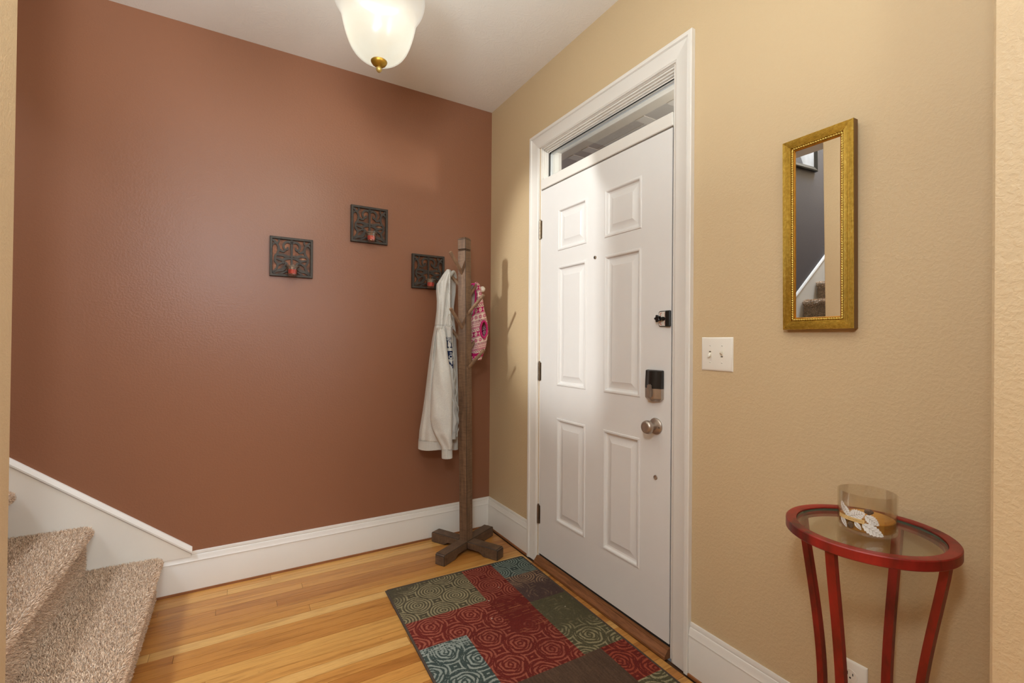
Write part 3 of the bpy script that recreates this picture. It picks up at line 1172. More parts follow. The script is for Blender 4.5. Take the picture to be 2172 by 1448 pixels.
def rl(p):
    """post leans a touch out of plumb"""
    return (p[0] + LX * p[2] / TOPZ, p[1] + LY * p[2] / TOPZ, p[2])


hw = 0.0285
m = MB()


def sq(z, h_):
    return [rl((-h_, -h_, z)), rl((h_, -h_, z)), rl((h_, h_, z)), rl((-h_, h_, z))]


m.rings([sq(0.022, hw), sq(1.772, hw), sq(1.777, hw - 0.006)], True, True, True)
po = m.build('post', [M_POST, M_WOODEDGE], rk, bevel=0.0022, bevel_mi=1)
m = MB()
m.rings([sq(1.776, hw - 0.007), sq(1.781, hw), sq(1.840, hw), sq(1.851, hw - 0.007), sq(1.8535, hw - 0.014)], True, True, True)
m.build('post_cap', [M_POST, M_WOODEDGE], rk, bevel=0.0022, bevel_mi=1, smooth=None)
fpoly = [(0.0, 0.020), (0.115, 0.020), (0.145, 0.0), (0.243, 0.0), (0.243, 0.054), (0.236, 0.062), (0.0, 0.062)]
for k in range(4):
    a = k * pi / 2
    hwid = 0.0325
    start = 0.0 if k % 2 == 0 else 0.0326
    pp = [(max(l_, start), z_) for l_, z_ in fpoly]
    m = MB().prism(pp, lambda l_, z_, t, a=a: (l_ * cos(a) - t * sin(a), l_ * sin(a) + t * cos(a), z_), -hwid, hwid)
    m.build('foot', [M_FOOT, M_WOODEDGE], rk, bevel=0.003, bevel_mi=1, smooth=None)
for (nx, ny, zb_) in ((-1, 0, 1.640), (-1, 0, 1.318), (0, -1, 1.402), (0, -1, 1.082), (0, 1, 1.560), (0, 1, 1.235), (1, 0, 1.495), (1, 0, 1.170)):
    d = Vector((nx * 0.72, ny * 0.72, 0.69)).normalized()
    p0 = Vector(rl((nx * (hw - 0.012), ny * (hw - 0.012), zb_ - 0.008)))
    L = 0.166 if (nx < 0 or ny < 0) else 0.142
    m = MB()
    m.tube([p0, p0 + d * 0.05, p0 + d * (L - 0.004), p0 + d * L], lambda u: 0.0100 if u < 0.9 else 0.0086, 14)
    m.build('peg', M_PEG, rk, smooth=50)

# ------------------------------------------------------------------ cloth helper frame
def frame(P0, cam_xy=(-1.46825881, -2.76020709)):
    n = np.array(P0) - np.array(cam_xy)
    n = n / np.linalg.norm(n)
    e = np.array([n[1], -n[0]])
    return np.array(P0), n, e


def grid_mesh(name, X, closed_u, col, mat, parent, keep=None, thick=0.0):
    """X: rows x cols x 3, col rows x cols x 3; rows are open, columns may close"""
    R_, C_, _ = X.shape
    idx = np.arange(R_ * C_).reshape(R_, C_)
    if closed_u:
        nxt = np.roll(idx, -1, axis=1)
        F = np.stack([idx[:-1], nxt[:-1], nxt[1:], idx[1:]], -1).reshape(-1, 4)
    else:
        F = np.stack([idx[:-1, :-1], idx[:-1, 1:], idx[1:, 1:], idx[1:, :-1]], -1).reshape(-1, 4)
    if keep is not None:
        kk = keep.ravel()
        F = F[kk[F].all(axis=1)]
    me = bpy.data.meshes.new(name)
    me.vertices.add(R_ * C_)
    me.vertices.foreach_set('co', X.reshape(-1, 3).ravel())
    me.loops.add(F.size)
    me.loops.foreach_set('vertex_index', F.ravel().astype(np.int32))
    me.polygons.add(len(F))
    me.polygons.foreach_set('loop_start', np.arange(0, F.size, 4, dtype=np.int32))
    me.update(calc_edges=True)
    if col is not None:
        at = me.color_attributes.new('Col', 'FLOAT_COLOR', 'POINT')
        at.data.foreach_set('color', np.c_[col.reshape(-1, 3), np.ones(R_ * C_)].ravel())
    me.materials.append(mat)
    me.polygons.foreach_set('use_smooth', [True] * len(me.polygons))
    o = bpy.data.objects.new(name, me)
    COL.objects.link(o)
    if parent is not None:
        o.parent = parent
    return o


def interp(tab, z):
    zs_ = np.array([p[1] for p in tab])[::-1]
    es_ = np.array([p[0] for p in tab])[::-1]
    return np.interp(z, zs_, es_)


def smooth1(a, k=9):
    ker = np.hanning(k + 2)[1:-1]
    ker /= ker.sum()
    p = np.pad(a, k, mode='edge')
    return np.convolve(p, ker, mode='same')[k:-k]


# ------------------------------------------------------------------ hoodie
P0, nn, ee = frame((-0.353, -0.15))
hd = thing('hoodie', 'light grey zip hoodie with navy lettering hanging by its hood on the coat rack', 'hoodie', (P0[0], P0[1], 0))


def cloth_pos(e, v, z):
    """local: e to the viewer's right, v towards the room, z up"""
    return np.stack([ee[0] * e - nn[0] * v, ee[1] * e - nn[1] * v, z], -1)


TL = [(-0.025, 1.671), (-0.039, 1.654), (-0.061, 1.619), (-0.086, 1.578), (-0.088, 1.532), (-0.083, 1.475), (-0.085, 1.418), (-0.094, 1.333), (-0.109, 1.247), (-0.125, 1.133), (-0.138, 1.019), (-0.15, 0.911), (-0.162, 0.82), (-0.18, 0.704), (-0.183, 0.664), (-0.185, 0.613)]
TZ = [(-0.008, 1.672), (0.003, 1.649), (0.001, 1.62), (0.002, 1.58), (0.002, 1.477), (0.006, 1.362), (0.009, 1.331), (0.008, 1.248), (0.019, 1.133), (0.024, 1.044), (0.035, 0.904), (0.050, 0.789), (0.056, 0.734), (0.050, 0.697), (0.043, 0.66), (0.037, 0.613)]
TF = [(-0.008, 1.672), (0.020, 1.65), (0.031, 1.621), (0.030, 1.535), (0.020, 1.449), (0.024, 1.363), (0.032, 1.311), (0.042, 1.133), (0.051, 0.875), (0.052, 0.567)]
GREY = np.array(lin('#ccc9c2')[:3])
NAVY = np.array(lin('#26304f')[:3])
LETTERS = {
    'T': ["11111", "00100", "00100", "00100", "00100", "00100", "00100"],
    'I': ["111", "010", "010", "010", "010", "010", "111"],
    'Y': ["10001", "10001", "01010", "00100", "00100", "00100", "01110"],
    'N': ["10001", "11001", "11101", "10111", "10011", "10001", "10001"],
    'a': ["00000", "01110", "00001", "01111", "10001", "10001", "01111"],
}


def stamp(mask, E, Z, ch, e0, e1, z1, z0):
    g = np.array([[int(c) for c in r] for r in LETTERS[ch]], float)
    h_, w_ = g.shape
    iu = np.floor((E - e0) / (e1 - e0) * w_).astype(int)
    iv = np.floor((z1 - Z) / (z1 - z0) * h_).astype(int)
    ok = (iu >= 0) & (iu < w_) & (iv >= 0) & (iv < h_)
    val = np.zeros_like(E)
    val[ok] = g[iv[ok], iu[ok]]
    return np.where(val > 0, 1.0, mask)


# near half of the body with the hood
NR, NC = 430, 200
z = np.linspace(1.671, 0.600, NR)
Lz = smooth1(interp(TL, z), 5)
Rz = smooth1(interp(TZ, z), 11)
Rz = Rz + np.where(z < 1.15, 0.003 * np.sin(z * 60) * np.clip((1.15 - z) / 0.3, 0, 1), 0)
c_ = (Lz + Rz) / 2
a_ = np.maximum((Rz - Lz) / 2, 0.004)
bz = np.interp(z, [0.6, 0.7, 1.0, 1.3, 1.34, 1.45, 1.58, 1.64, 1.671], [0.056, 0.064, 0.062, 0.055, 0.052, 0.05, 0.052, 0.04, 0.008])
vz = np.interp(z, [0.6, 1.1, 1.3, 1.5, 1.671], [0.022, 0.022, 0.030, 0.024, 0.010])
th_ = np.linspace(0, 2 * pi, NC, endpoint=False)
CT, ST = np.cos(th_), np.sin(th_)
Eg = c_[:, None] + a_[:, None] * (np.sign(CT) * np.abs(CT) ** 0.85)[None, :]
fold = (0.013 * np.sin(th_[None, :] * 3 + 1.2 + 1.5 * (1.4 - z[:, None])) + 0.006 * np.sin(th_[None, :] * 7 + 3.2 * z[:, None]) + 0.003 * np.sin(13 * th_[None, :] - 9 * z[:, None]))
fold *= np.interp(z, [0.6, 1.2, 1.4, 1.6, 1.671], [1.3, 1.0, 0.8, 0.6, 0.1])[:, None]
Vg = vz[:, None] + bz[:, None] * (np.sign(ST) * np.abs(ST) ** 0.8)[None, :] + fold * np.where(ST > 0, ST, 0)[None, :]
# long crease down the hood and front edge stitching
er = (Eg - Rz[:, None])
front = (ST > 0)[None, :]
Vg -= np.where(front, 0.020 * np.exp(-((Eg + 0.030 + 0.09 * (1.45 - z[:, None])) / 0.0065) ** 2) * np.interp(z, [1.22, 1.3, 1.56, 1.62], [0, 1, 1, 0])[:, None], 0)
Vg -= np.where(front, 0.010 * np.exp(-((Eg + 0.066 + 0.05 * (1.5 - z[:, None])) / 0.007) ** 2) * np.interp(z, [1.40, 1.5, 1.58, 1.63], [0, 1, 1, 0])[:, None], 0)
Vg -= np.where(front, 0.018 * np.exp(-((Eg + 0.083 + 0.10 * (1.27 - z[:, None])) / 0.006) ** 2) * np.interp(z, [1.08, 1.16, 1.29, 1.315], [0, 1, 1, 0])[:, None], 0)
Vg -= np.where(front, 0.016 * np.exp(-((Eg + 0.030 - 0.10 * (1.30 - z[:, None])) / 0.005) ** 2) * np.interp(z, [1.14, 1.22, 1.32, 1.328], [0, 1, 1, 0])[:, None], 0)
Vg += np.where(front, 0.006 * np.exp(-((er + 0.008) / 0.006) ** 2) * np.interp(z, [1.33, 1.36, 1.64], [0, 1, 1])[:, None], 0)
# neck seam
seam = np.exp(-((z - 1.331) / 0.0035) ** 2)[:, None]
Vg -= np.where(front, 0.004 * seam, 0)
Vg += np.where(front, 0.005 * np.exp(-((z - 1.318) / 0.012) ** 2)[:, None], 0)
# hem cinch
hem = np.interp(z, [0.600, 0.648, 0.655, 0.70], [0.93, 0.93, 1.0, 1.0])[:, None]
Vg = vz[:, None] + (Vg - vz[:, None]) * hem
lift = 0.050 * np.clip((Eg + 0.045) / 0.06, 0, 1) * np.interp(z, [0.60, 0.78], [1, 0])[:, None]
X = cloth_pos(Eg, np.maximum(Vg, -0.030), np.repeat(z[:, None], NC, 1) + lift + 0.004 * np.sin(th_ * 2)[None, :] * np.interp(z, [0.6, 0.7], [1, 0])[:, None])
Cg = np.repeat(np.repeat(GREY[None, None, :], NR, 0), NC, 1) * (1 + 0.035 * rng.standard_normal((NR, NC, 1)))
Zg = np.repeat(z[:, None], NC, 1)
mask = np.zeros((NR, NC))
mask = stamp(mask, Eg, Zg, 'I', -0.026, -0.009, 1.243, 1.199)
mask = stamp(mask, Eg, Zg, 'Y', -0.006, 0.016, 1.243, 1.199)
scr = (Eg > -0.036) & (Zg < 1.262) & (Zg > 1.246) & (np.sin(Eg * 900) + np.sin(Zg * 1500 + Eg * 300) > 0.1)
mask = np.where(scr, 1.0, mask)
boxm = (Eg > -0.021) & (Zg < 1.181) & (Zg > 1.130)
am = stamp(np.zeros((NR, NC)), Eg, Zg, 'a', -0.008, 0.014, 1.178, 1.133)
mask = np.where(boxm, 1 - am, mask)
mask = stamp(mask, Eg, Zg, 'N', -0.012, 0.018, 1.121, 1.076)
mask = np.where(front, mask, 0)[..., None]
Cg = Cg * (1 - mask) + NAVY * mask
Cg = Cg * (1 - 0.25 * seam[..., None] * front[..., None])
body = grid_mesh('body', X, True, Cg, M_CLOTH, hd)
# far half behind the zip
NR2, NC2 = 200, 60
z2 = np.linspace(1.671, 0.567, NR2)
L2 = np.interp(z2, [0.567, 1.1, 1.4, 1.62, 1.671], [-0.06, -0.05, -0.04, -0.05, -0.025])
R2 = smooth1(interp(TF, z2), 7)
b2_ = np.interp(z2, [0.567, 1.3, 1.6, 1.671], [0.022, 0.022, 0.020, 0.006])
v2 = np.interp(z2, [0.567, 1.3, 1.55, 1.64, 1.671], [-0.055, -0.055, -0.045, -0.02, 0.004])
t2 = np.linspace(0, 2 * pi, NC2, endpoint=False)
E2 = ((L2 + R2) / 2)[:, None] + ((R2 - L2) / 2)[:, None] * np.cos(t2)[None, :]
V2 = v2[:, None] + b2_[:, None] * np.sin(t2)[None, :] + 0.004 * np.sin(5 * t2[None, :] + 8 * z2[:, None])
X2 = cloth_pos(E2, V2, np.repeat(z2[:, None], NC2, 1))
C2 = np.repeat(np.repeat((GREY * 0.9)[None, None, :], NR2, 0), NC2, 1) * (1 + 0.03 * rng.standard_normal((NR2, NC2, 1)))
grid_mesh('far_side', X2, True, C2, M_CLOTH, hd)
# hood edge arching over the peg
m = MB()
arch = []
for k in range(16):
    u = k / 15
    a = pi * u
    arch.append(tuple(cloth_pos(np.array(-0.004 + 0.031 * u + 0.004 * sin(a)), np.array(0.030 - 0.080 * u), np.array(1.630 + 0.030 * sin(a)))))
m.tube(arch, 0.0105, 12)
m.build('hood_edge', M_CLOTH_DARK, hd, smooth=60)
# near sleeve
TSL = [(-0.072, 1.325), (-0.081, 1.29), (-0.083, 1.156), (-0.096, 1.076), (-0.107, 0.945), (-0.114, 0.802), (-0.105, 0.739), (-0.085, 0.691), (-0.051, 0.628), (-0.047, 0.612), (-0.046, 0.556)]
TSR = [(-0.045, 1.325), (-0.030, 1.29), (-0.015, 1.156), (-0.001, 1.076), (0.012, 0.945), (0.013, 0.802), (0.012, 0.739), (0.012, 0.691), (0.018, 0.628), (0.015, 0.612), (0.017, 0.556)]
NRS, NCS = 220, 72
z3 = np.linspace(1.325, 0.612, NRS)
L3, R3 = smooth1(interp(TSL, z3), 13), smooth1(interp(TSR, z3), 13)
b3 = np.interp(z3, [0.6, 0.68, 0.8, 1.0, 1.2, 1.325], [0.030, 0.040, 0.045, 0.042, 0.030, 0.010])
v3 = np.interp(z3, [0.6, 0.8, 1.0, 1.2, 1.325], [0.110, 0.125, 0.122, 0.100, 0.070])
t3 = np.linspace(0, 2 * pi, NCS, endpoint=False)
E3 = ((L3 + R3) / 2)[:, None] + ((R3 - L3) / 2)[:, None] * np.cos(t3)[None, :]
V3 = v3[:, None] + b3[:, None] * np.sin(t3)[None, :]
V3 += (0.006 * np.sin(2 * t3[None, :] + 11 * z3[:, None]) + 0.004 * np.sin(4 * t3[None, :] - 23 * z3[:, None]) + 0.004 * np.exp(-((z3[:, None] - 0.70) / 0.02) ** 2)) * np.clip(np.sin(t3), 0, 1)[None, :]
X3 = cloth_pos(E3, V3, np.repeat(z3[:, None], NCS, 1))
C3 = np.repeat(np.repeat(GREY[None, None, :], NRS, 0), NCS, 1) * (1 + 0.03 * rng.standard_normal((NRS, NCS, 1)))
sleeve = grid_mesh('sleeve', X3, True, C3, M_CLOTH, hd)
m = MB()
rr = []
for k in range(14):
    zc = 0.614 - 0.058 * k / 13
    el, er_ = interp(TSL, zc), interp(TSR, zc)
    rr.append([tuple(cloth_pos(np.array((el + er_) / 2 + (er_ - el) / 2 * cos(a) * (1.0 if k < 13 else 0.97)), np.array(0.110 + (0.026 + 0.0012 * sin(18 * a)) * sin(a)), np.array(zc))) for a in np.linspace(0, 2 * pi, 72, endpoint=False)])
m.rings(rr, True, False, False)
m.build('cuff', M_CLOTH_DARK, sleeve, smooth=60)
# hem band
m = MB()
rr = []
for k in range(6):
    zc = 0.653 - 0.053 * k / 5
    el, er_ = float(interp(TL, zc)), float(interp(TZ, zc))
    ring = []
    for a in np.linspace(0, 2 * pi, 120, endpoint=False):
        ct, s_ = cos(a), sin(a)
        ev = (el + er_) / 2 + (er_ - el) / 2 * 1.012 * (abs(ct) ** 0.85 * (1 if ct > 0 else -1))
        vv = 0.030 + (0.058 + 0.0010 * sin(40 * a)) * (abs(s_) ** 0.8 * (1 if s_ > 0 else -1)) + (0.010 * sin(3 * a + 2.4) * max(s_, 0))
        ring.append(tuple(cloth_pos(np.array(ev), np.array(max(vv, -0.031)), np.array(zc + 0.004 * sin(2 * a) + 0.050 * max(0.0, min(1.0, (ev + 0.045) / 0.06)) * (1 - (zc - 0.6) / 0.18)))))
    rr.append(ring)
m.rings(rr, True, False, False)
m.build('hem_band', M_CLOTH_DARK, hd, smooth=60)
# zip, drawstring
m = MB()
zz_ = np.linspace(1.325, 0.665, 90)
m.tube([tuple(cloth_pos(np.array(float(interp(TZ, q)) + 0.001 + 0.0045 * sin(q * 62) * (1 if q < 1.1 else 0.3)), np.array(0.040 + 0.004 * cos(q * 50)), np.array(q))) for q in zz_], 0.0035, 6)
m.build('zip', M_ZIP, hd)
m = MB()
m.tube([tuple(cloth_pos(np.array(e), np.array(v), np.array(q))) for e, v, q in ((-0.008, 0.080, 1.392), (-0.006, 0.088, 1.390), (-0.001, 0.088, 1.375), (0.006, 0.076, 1.352), (0.009, 0.066, 1.335), (0.004, 0.066, 1.322), (-0.004, 0.078, 1.326), (-0.020, 0.085, 1.330))], 0.0022, 6)
m.build('drawstring', M_CORD, hd, smooth=60)
m = MB().lathe([(0.0025, -0.001), (0.005, -0.001), (0.005, 0.001), (0.0025, 0.001)], 14)
eo = m.build('eyelet', M_HINGE, hd)
eo.location = tuple(cloth_pos(np.array(-0.008), np.array(0.082), np.array(1.392)))
eo.rotation_euler = (pi / 2, 0, atan2(ee[1], ee[0]))
eo['label'] = 'metal drawstring eyelet'

# ------------------------------------------------------------------ pink knit
P1, n1, e1 = frame((-0.18, -0.197))
pk = thing('knit_hoodie', 'small magenta and cream snowflake knit hoodie with pompom on the coat rack', 'hoodie', (P1[0], P1[1], 0))


def kpos(e, v, z):
    return np.stack([e1[0] * e - n1[0] * v, e1[1] * e - n1[1] * v, z], -1)


TPR = [(-0.015, 1.603), (-0.002, 1.59), (0.008, 1.564), (0.015, 1.526), (0.022, 1.483), (0.028, 1.439), (0.037, 1.41), (0.047, 1.366), (0.052, 1.337), (0.054, 1.308), (0.055, 1.285), (0.048, 1.25), (0.040, 1.206), (0.032, 1.177), (0.020, 1.150), (0.012, 1.124)]
TPL = [(-0.030, 1.603), (-0.034, 1.585), (-0.030, 1.562), (-0.024, 1.54), (-0.022, 1.511), (-0.028, 1.453), (-0.034, 1.40), (-0.05, 1.385), (-0.058, 1.36), (-0.060, 1.25), (-0.055, 1.124)]
MAG = np.array(lin('#b01a5e')[:3])
DMAG = np.array(lin('#8c1a4c')[:3])
CRE = np.array(lin('#e0c9bb')[:3])


def knit_col(U, Zq):
    """U metres round the garment, Zq metres down from the top"""
    C = np.repeat(np.repeat(CRE[None, None, :], U.shape[0], 0), U.shape[1], 1).copy()
    per = 0.132
    q = np.mod(Zq, per)

    def put(mk, c):
        C[mk] = c
    u1 = np.mod(U, 0.030) - 0.015

    def star(zc):
        dz = q - zc
        r = np.hypot(u1, dz)
        a = np.arctan2(dz, u1)
        return (r < 0.0125 * (0.55 + 0.45 * np.abs(np.cos(4 * a)))) & (np.abs(np.cos(4 * a)) > 0.45) & (r > 0.0022)
    put(q < 0.004, MAG)
    put((q > 0.007) & (q < 0.011), MAG)
    zg = np.abs(np.mod(U, 0.014) - 0.007) * 1.3
    put((q > 0.013) & (q < 0.025) & (np.abs((q - 0.0145) - zg) < 0.0022), DMAG)
    bg = (q > 0.028) & (q < 0.058)
    put(bg, MAG)
    put(bg & star(0.043), CRE)
    put((q > 0.061) & (q < 0.064), DMAG)
    put((q > 0.066) & (q < 0.096) & star(0.081), MAG)
    put((q > 0.098) & (q < 0.108) & (np.mod(U, 0.0075) < 0.0042), DMAG)
    put((q > 0.110) & (q < 0.113), MAG)
    put((q > 0.118) & (q < 0.127) & (np.mod(U + q, 0.012) < 0.006), MAG)
    return C


NRP, NCP = 320, 190
zp = np.linspace(1.603, 1.124, NRP)
Lp, Rp = smooth1(interp(TPL, zp), 9), smooth1(interp(TPR, zp), 9)
bp_ = np.interp(zp, [1.124, 1.2, 1.3, 1.42, 1.55, 1.603], [0.028, 0.038, 0.042, 0.036, 0.030, 0.006])
tp_ = np.linspace(0, 2 * pi, NCP, endpoint=False)
Ep = ((Lp + Rp) / 2)[:, None] + ((Rp - Lp) / 2)[:, None] * np.cos(tp_)[None, :]
Vp = bp_[:, None] * np.sin(tp_)[None, :] + 0.004 * np.sin(3 * tp_[None, :] + 18 * zp[:, None]) + 0.0025 * np.sin(5 * tp_[None, :] - 31 * zp[:, None])
Zp = np.repeat(zp[:, None], NCP, 1)
Up = np.cumsum(np.hypot(np.diff(Ep, axis=1, prepend=Ep[:, :1]), np.diff(Vp, axis=1, prepend=Vp[:, :1])), axis=1)
tilt = 0.25 * Ep
Cp = knit_col(Ep * 1.15 + 0.4, 1.603 - Zp + tilt + 0.010 * np.sin(9 * Zp))
hole = ((Ep - 0.026) / 0.0165) ** 2 + ((Zp - 1.312) / 0.046) ** 2 < 1
keep = ~(hole & (np.sin(tp_) > 0)[None, :])
# hem: lower magenta band
low = (Zp < 1.166) & (Zp > 1.146)
Cp[low] = MAG
Xp = kpos(Ep, Vp, Zp)
grid_mesh('body', Xp, True, Cp * (1 + 0.05 * rng.standard_normal(Cp.shape[:2] + (1,))), M_KNIT, pk, keep=keep)
# arm opening trim
m = MB()
pts = []
for k in range(36):
    a = 2 * pi * k / 36
    e_, z_ = 0.026 + 0.0195 * cos(a), 1.312 + 0.050 * sin(a)
    lp_, rp_ = float(interp(TPL, z_)), float(interp(TPR, z_))
    cc = max(-1, min(1, (e_ - (lp_ + rp_) / 2) / ((rp_ - lp_) / 2)))
    v_ = 0.040 * sqrt(max(0, 1 - cc * cc)) + 0.003
    pts.append(tuple(kpos(np.array(e_), np.array(v_), np.array(z_))))
m.tube(pts, 0.0066, 8, closed=True)
m.build('armhole_trim', M_PINK, pk, smooth=60)
# face opening trim and lining
m = MB()
pts = []
for k, z_ in enumerate(np.linspace(1.592, 1.392, 30)):
    pts.append(tuple(kpos(np.array(float(interp(TPL, z_)) - 0.002), np.array(0.012 + 0.006 * sin(k * 0.2)), np.array(z_))))
m.tube([tuple(kpos(np.array(-0.070), np.array(-0.01), np.array(1.575))), tuple(kpos(np.array(-0.052), np.array(0.0), np.array(1.590)))] + pts, 0.0058, 8)
m.build('hood_trim', M_PINK, pk, smooth=60)
m = MB()
rr = []
for z_ in np.linspace(1.598, 1.36, 14):
    ww = 0.030 if z_ < 1.59 else 0.018
    rr.append([tuple(kpos(np.array(-0.050 + ww * cos(a)), np.array(-0.030 + 0.012 * sin(a)), np.array(z_))) for a in np.linspace(0, 2 * pi, 20, endpoint=False)])
m.rings(rr, True, True, True)
m.build('lining', M_LINING, pk, smooth=60)
# pompom
me = bpy.data.meshes.new('pompom')
bm = bmesh.new()
bmesh.ops.create_icosphere(bm, subdivisions=4, radius=0.0175)
for v in bm.verts:
    v.co *= 1 + 0.05 * random.uniform(-1, 1)
bm.to_mesh(me)
bm.free()
me.materials.append(M_POMPOM)
me.polygons.foreach_set('use_smooth', [True] * len(me.polygons))
po_ = bpy.data.objects.new('pompom', me)
COL.objects.link(po_)
po_.parent = pk
po_.location = tuple(kpos(np.array(0.016), np.array(-0.012), np.array(1.562)))

# ------------------------------------------------------------------ wall sconces with votive candles
def make_sconce():
    root = thing('wall_sconce', 'square dark scrollwork wall sconce on the brown wall, leftmost of the three', 'sconce', (-1.219, 0, 1.681), 0, 'scrollwork sconces on the brown wall')
    h_ = 0.105
    m = MB()
    fr = []
    for ins, d in ((0, 0), (0, -0.020), (0.0015, -0.022), (0.0115, -0.022), (0.013, -0.020), (0.013, 0.0)):
        fr.append([(-h_ + ins, d, -h_ + ins), (h_ - ins, d, -h_ + ins), (h_ - ins, d, h_ - ins), (-h_ + ins, d, h_ - ins)])
    m.rings(fr, True, False, False)
    m.build('frame', M_IRON, root, smooth=20)
    MB().box(-0.094, 0.094, -0.006, 0.0, -0.094, 0.094).build('back_plate', M_COPPER, root, smooth=None)
    s = 0.187

    def fn(a, b2, d):
        return (a * s, d, b2 * s)
    m = MB()

    def spl(pts, n=6):
        P = [Vector(p) for p in pts]
        out = []
        for i in range(len(P) - 1):
            p0, p1, p2, p3 = P[max(i - 1, 0)], P[i], P[i + 1], P[min(i + 2, len(P) - 1)]
            for k in range(n):
                t = k / n
                out.append(tuple(0.5 * ((2 * p1) + (p2 - p0) * t + (2 * p0 - 5 * p1 + 4 * p2 - p3) * t * t + (3 * p1 - p0 - 3 * p2 + p3) * t ** 3)))
        out.append(tuple(P[-1]))
        return out
    D0, D1 = -0.0165, -0.010
    m.ribbon([(0, -0.5), (0, 0.3), (0, 0.38), (0, 0.5)], lambda u: 0.055 if u < 0.5 else 0.075, fn, D0, D1)
    for sx in (1, -1):
        def q(pts):
            return [(sx * a, b2) for a, b2 in pts]
        m.ribbon(spl(q([(0, 0.40), (0.09, 0.44), (0.18, 0.40), (0.215, 0.30), (0.17, 0.21), (0.11, 0.23), (0.11, 0.29)])), lambda u: 0.075 * (1 - 0.45 * u), fn, D0, D1)
        m.ribbon(spl(q([(0.49, 0.47), (0.38, 0.36), (0.335, 0.24), (0.36, 0.10), (0.42, 0.0), (0.42, -0.12), (0.36, -0.24), (0.40, -0.36), (0.5, -0.47)])), lambda u: 0.058, fn, D0, D1)
        m.ribbon(spl(q([(0.02, 0.035), (0.14, 0.02), (0.24, 0.055), (0.40, 0.03)])), lambda u: 0.03 + 0.05 * sin(pi * u), fn, D0 + 0.0006, D1)
        m.ribbon(spl(q([(0.02, -0.03), (0.14, -0.045), (0.24, -0.09), (0.40, -0.06)])), lambda u: 0.03 + 0.05 * sin(pi * u), fn, D0 + 0.0006, D1)
        m.ribbon(spl(q([(0.36, 0.24), (0.28, 0.17), (0.20, 0.155), (0.17, 0.20)])), lambda u: 0.07 * (1 - 0.4 * u), fn, D0 + 0.0003, D1)
        m.ribbon(spl(q([(0.38, -0.24), (0.28, -0.19), (0.22, -0.14), (0.25, -0.09)])), lambda u: 0.065 * (1 - 0.4 * u), fn, D0 + 0.0003, D1)
        m.ribbon(spl(q([(0.48, -0.49), (0.36, -0.40), (0.24, -0.37), (0.17, -0.29), (0.14, -0.19), (0.19, -0.15), (0.215, -0.20)])), lambda u: 0.035 + 0.075 * sin(pi * min(1, u * 1.1)) * (1 - 0.4 * u), fn, D0, D1)
        m.ribbon(spl(q([(0.30, -0.5), (0.20, -0.44), (0.10, -0.40), (0.0, -0.42)])), lambda u: 0.05, fn, D0 + 0.0003, D1)
        m.ribbon(spl(q([(0.33, 0.5), (0.33, 0.44), (0.37, 0.38), (0.46, 0.36), (0.5, 0.30)])), lambda u: 0.045, fn, D0 + 0.0006, D1)
    m.build('scrollwork', M_IRON, root, smooth=30)
    m = MB()
    m.tube([(0.0 + 0.031 * cos(a), -0.056 + 0.031 * sin(a), -0.0555) for a in np.linspace(0, 2 * pi, 36, endpoint=False)], 0.0028, 8, closed=True)
    m.box(-0.006, 0.006, -0.026, -0.018, -0.059, -0.052)
    m.build('cup_ring', M_RING, root, smooth=60)
    return root


def make_votive():
    root = thing('votive_candle', 'red votive candle in clear glass cup on the leftmost sconce', 'candle', (-1.219, -0.056, 1.577), 0, 'red votive candles in the sconces')
    m = MB()
    prof = [(0.0, 0.0), (0.021, 0.0), (0.0235, 0.003), (0.0275, 0.046), (0.0335, 0.0525), (0.0335, 0.0555), (0.031, 0.0555), (0.0258, 0.047), (0.0215, 0.006), (0.0, 0.005)]
    m.lathe(prof, 32)
    m.build('glass_cup', M_VOTIVE, root, smooth=50)
    MB().lathe([(0.0, 0.012), (0.0205, 0.012), (0.0215, 0.033), (0.0, 0.0335)], 28).build('wax', M_WAX_RED, root, smooth=40)
    MB().tube([(0, 0, 0.033), (0.0006, 0, 0.041)], 0.0009, 6).build('wick', M_SLOT, root)
    return root


sc1 = make_sconce()
vt1 = make_votive()
for (dx, z_, l1, l2) in ((0.410, 1.910, 'square dark scrollwork wall sconce on the brown wall, topmost of the three', 'red votive candle in clear glass cup on the topmost sconce'),
                         (0.772, 1.668, 'square dark scrollwork wall sconce partly behind the grey hoodie', 'red votive candle in clear glass cup on the sconce beside the grey hoodie')):
    dup(sc1, (-1.219 + dx, 0, z_), l1)
    dup(vt1, (-1.219 + dx, -0.056, z_ - 0.104), l2)

# ------------------------------------------------------------------ mirror
mr = thing('wall_mirror', 'narrow rectangular mirror in a reeded gold frame on the tan wall', 'mirror', (-0.024, -2.0555, 1.5655))
mr.rotation_euler = (0, -0.015, -radians(1.24))
MW, MH = 0.0965, 0.286
gp = []
for k in range(9):
    w0 = k * 0.0028
    for u in range(5):
        gp.append((w0 + 0.0028 * u / 5, -0.003 - 0.0016 * sin(pi * u / 5) - 0.0035 * sin(pi * min(1, (w0 + 0.0028 * u / 5) / 0.0252))))
prof = [(0.0, 0.019), (0.0, -0.0025)] + gp + [(0.0252, -0.003), (0.0256, 0.001), (0.0320, 0.001), (0.033, -0.0005), (0.0345, 0.0005), (0.0375, 0.0055), (0.0375, 0.019)]
corners = [(-MW, -MH), (MW, -MH), (MW, MH), (-MW, MH)]
dirs = [(1, 1), (-1, 1), (-1, -1), (1, -1)]
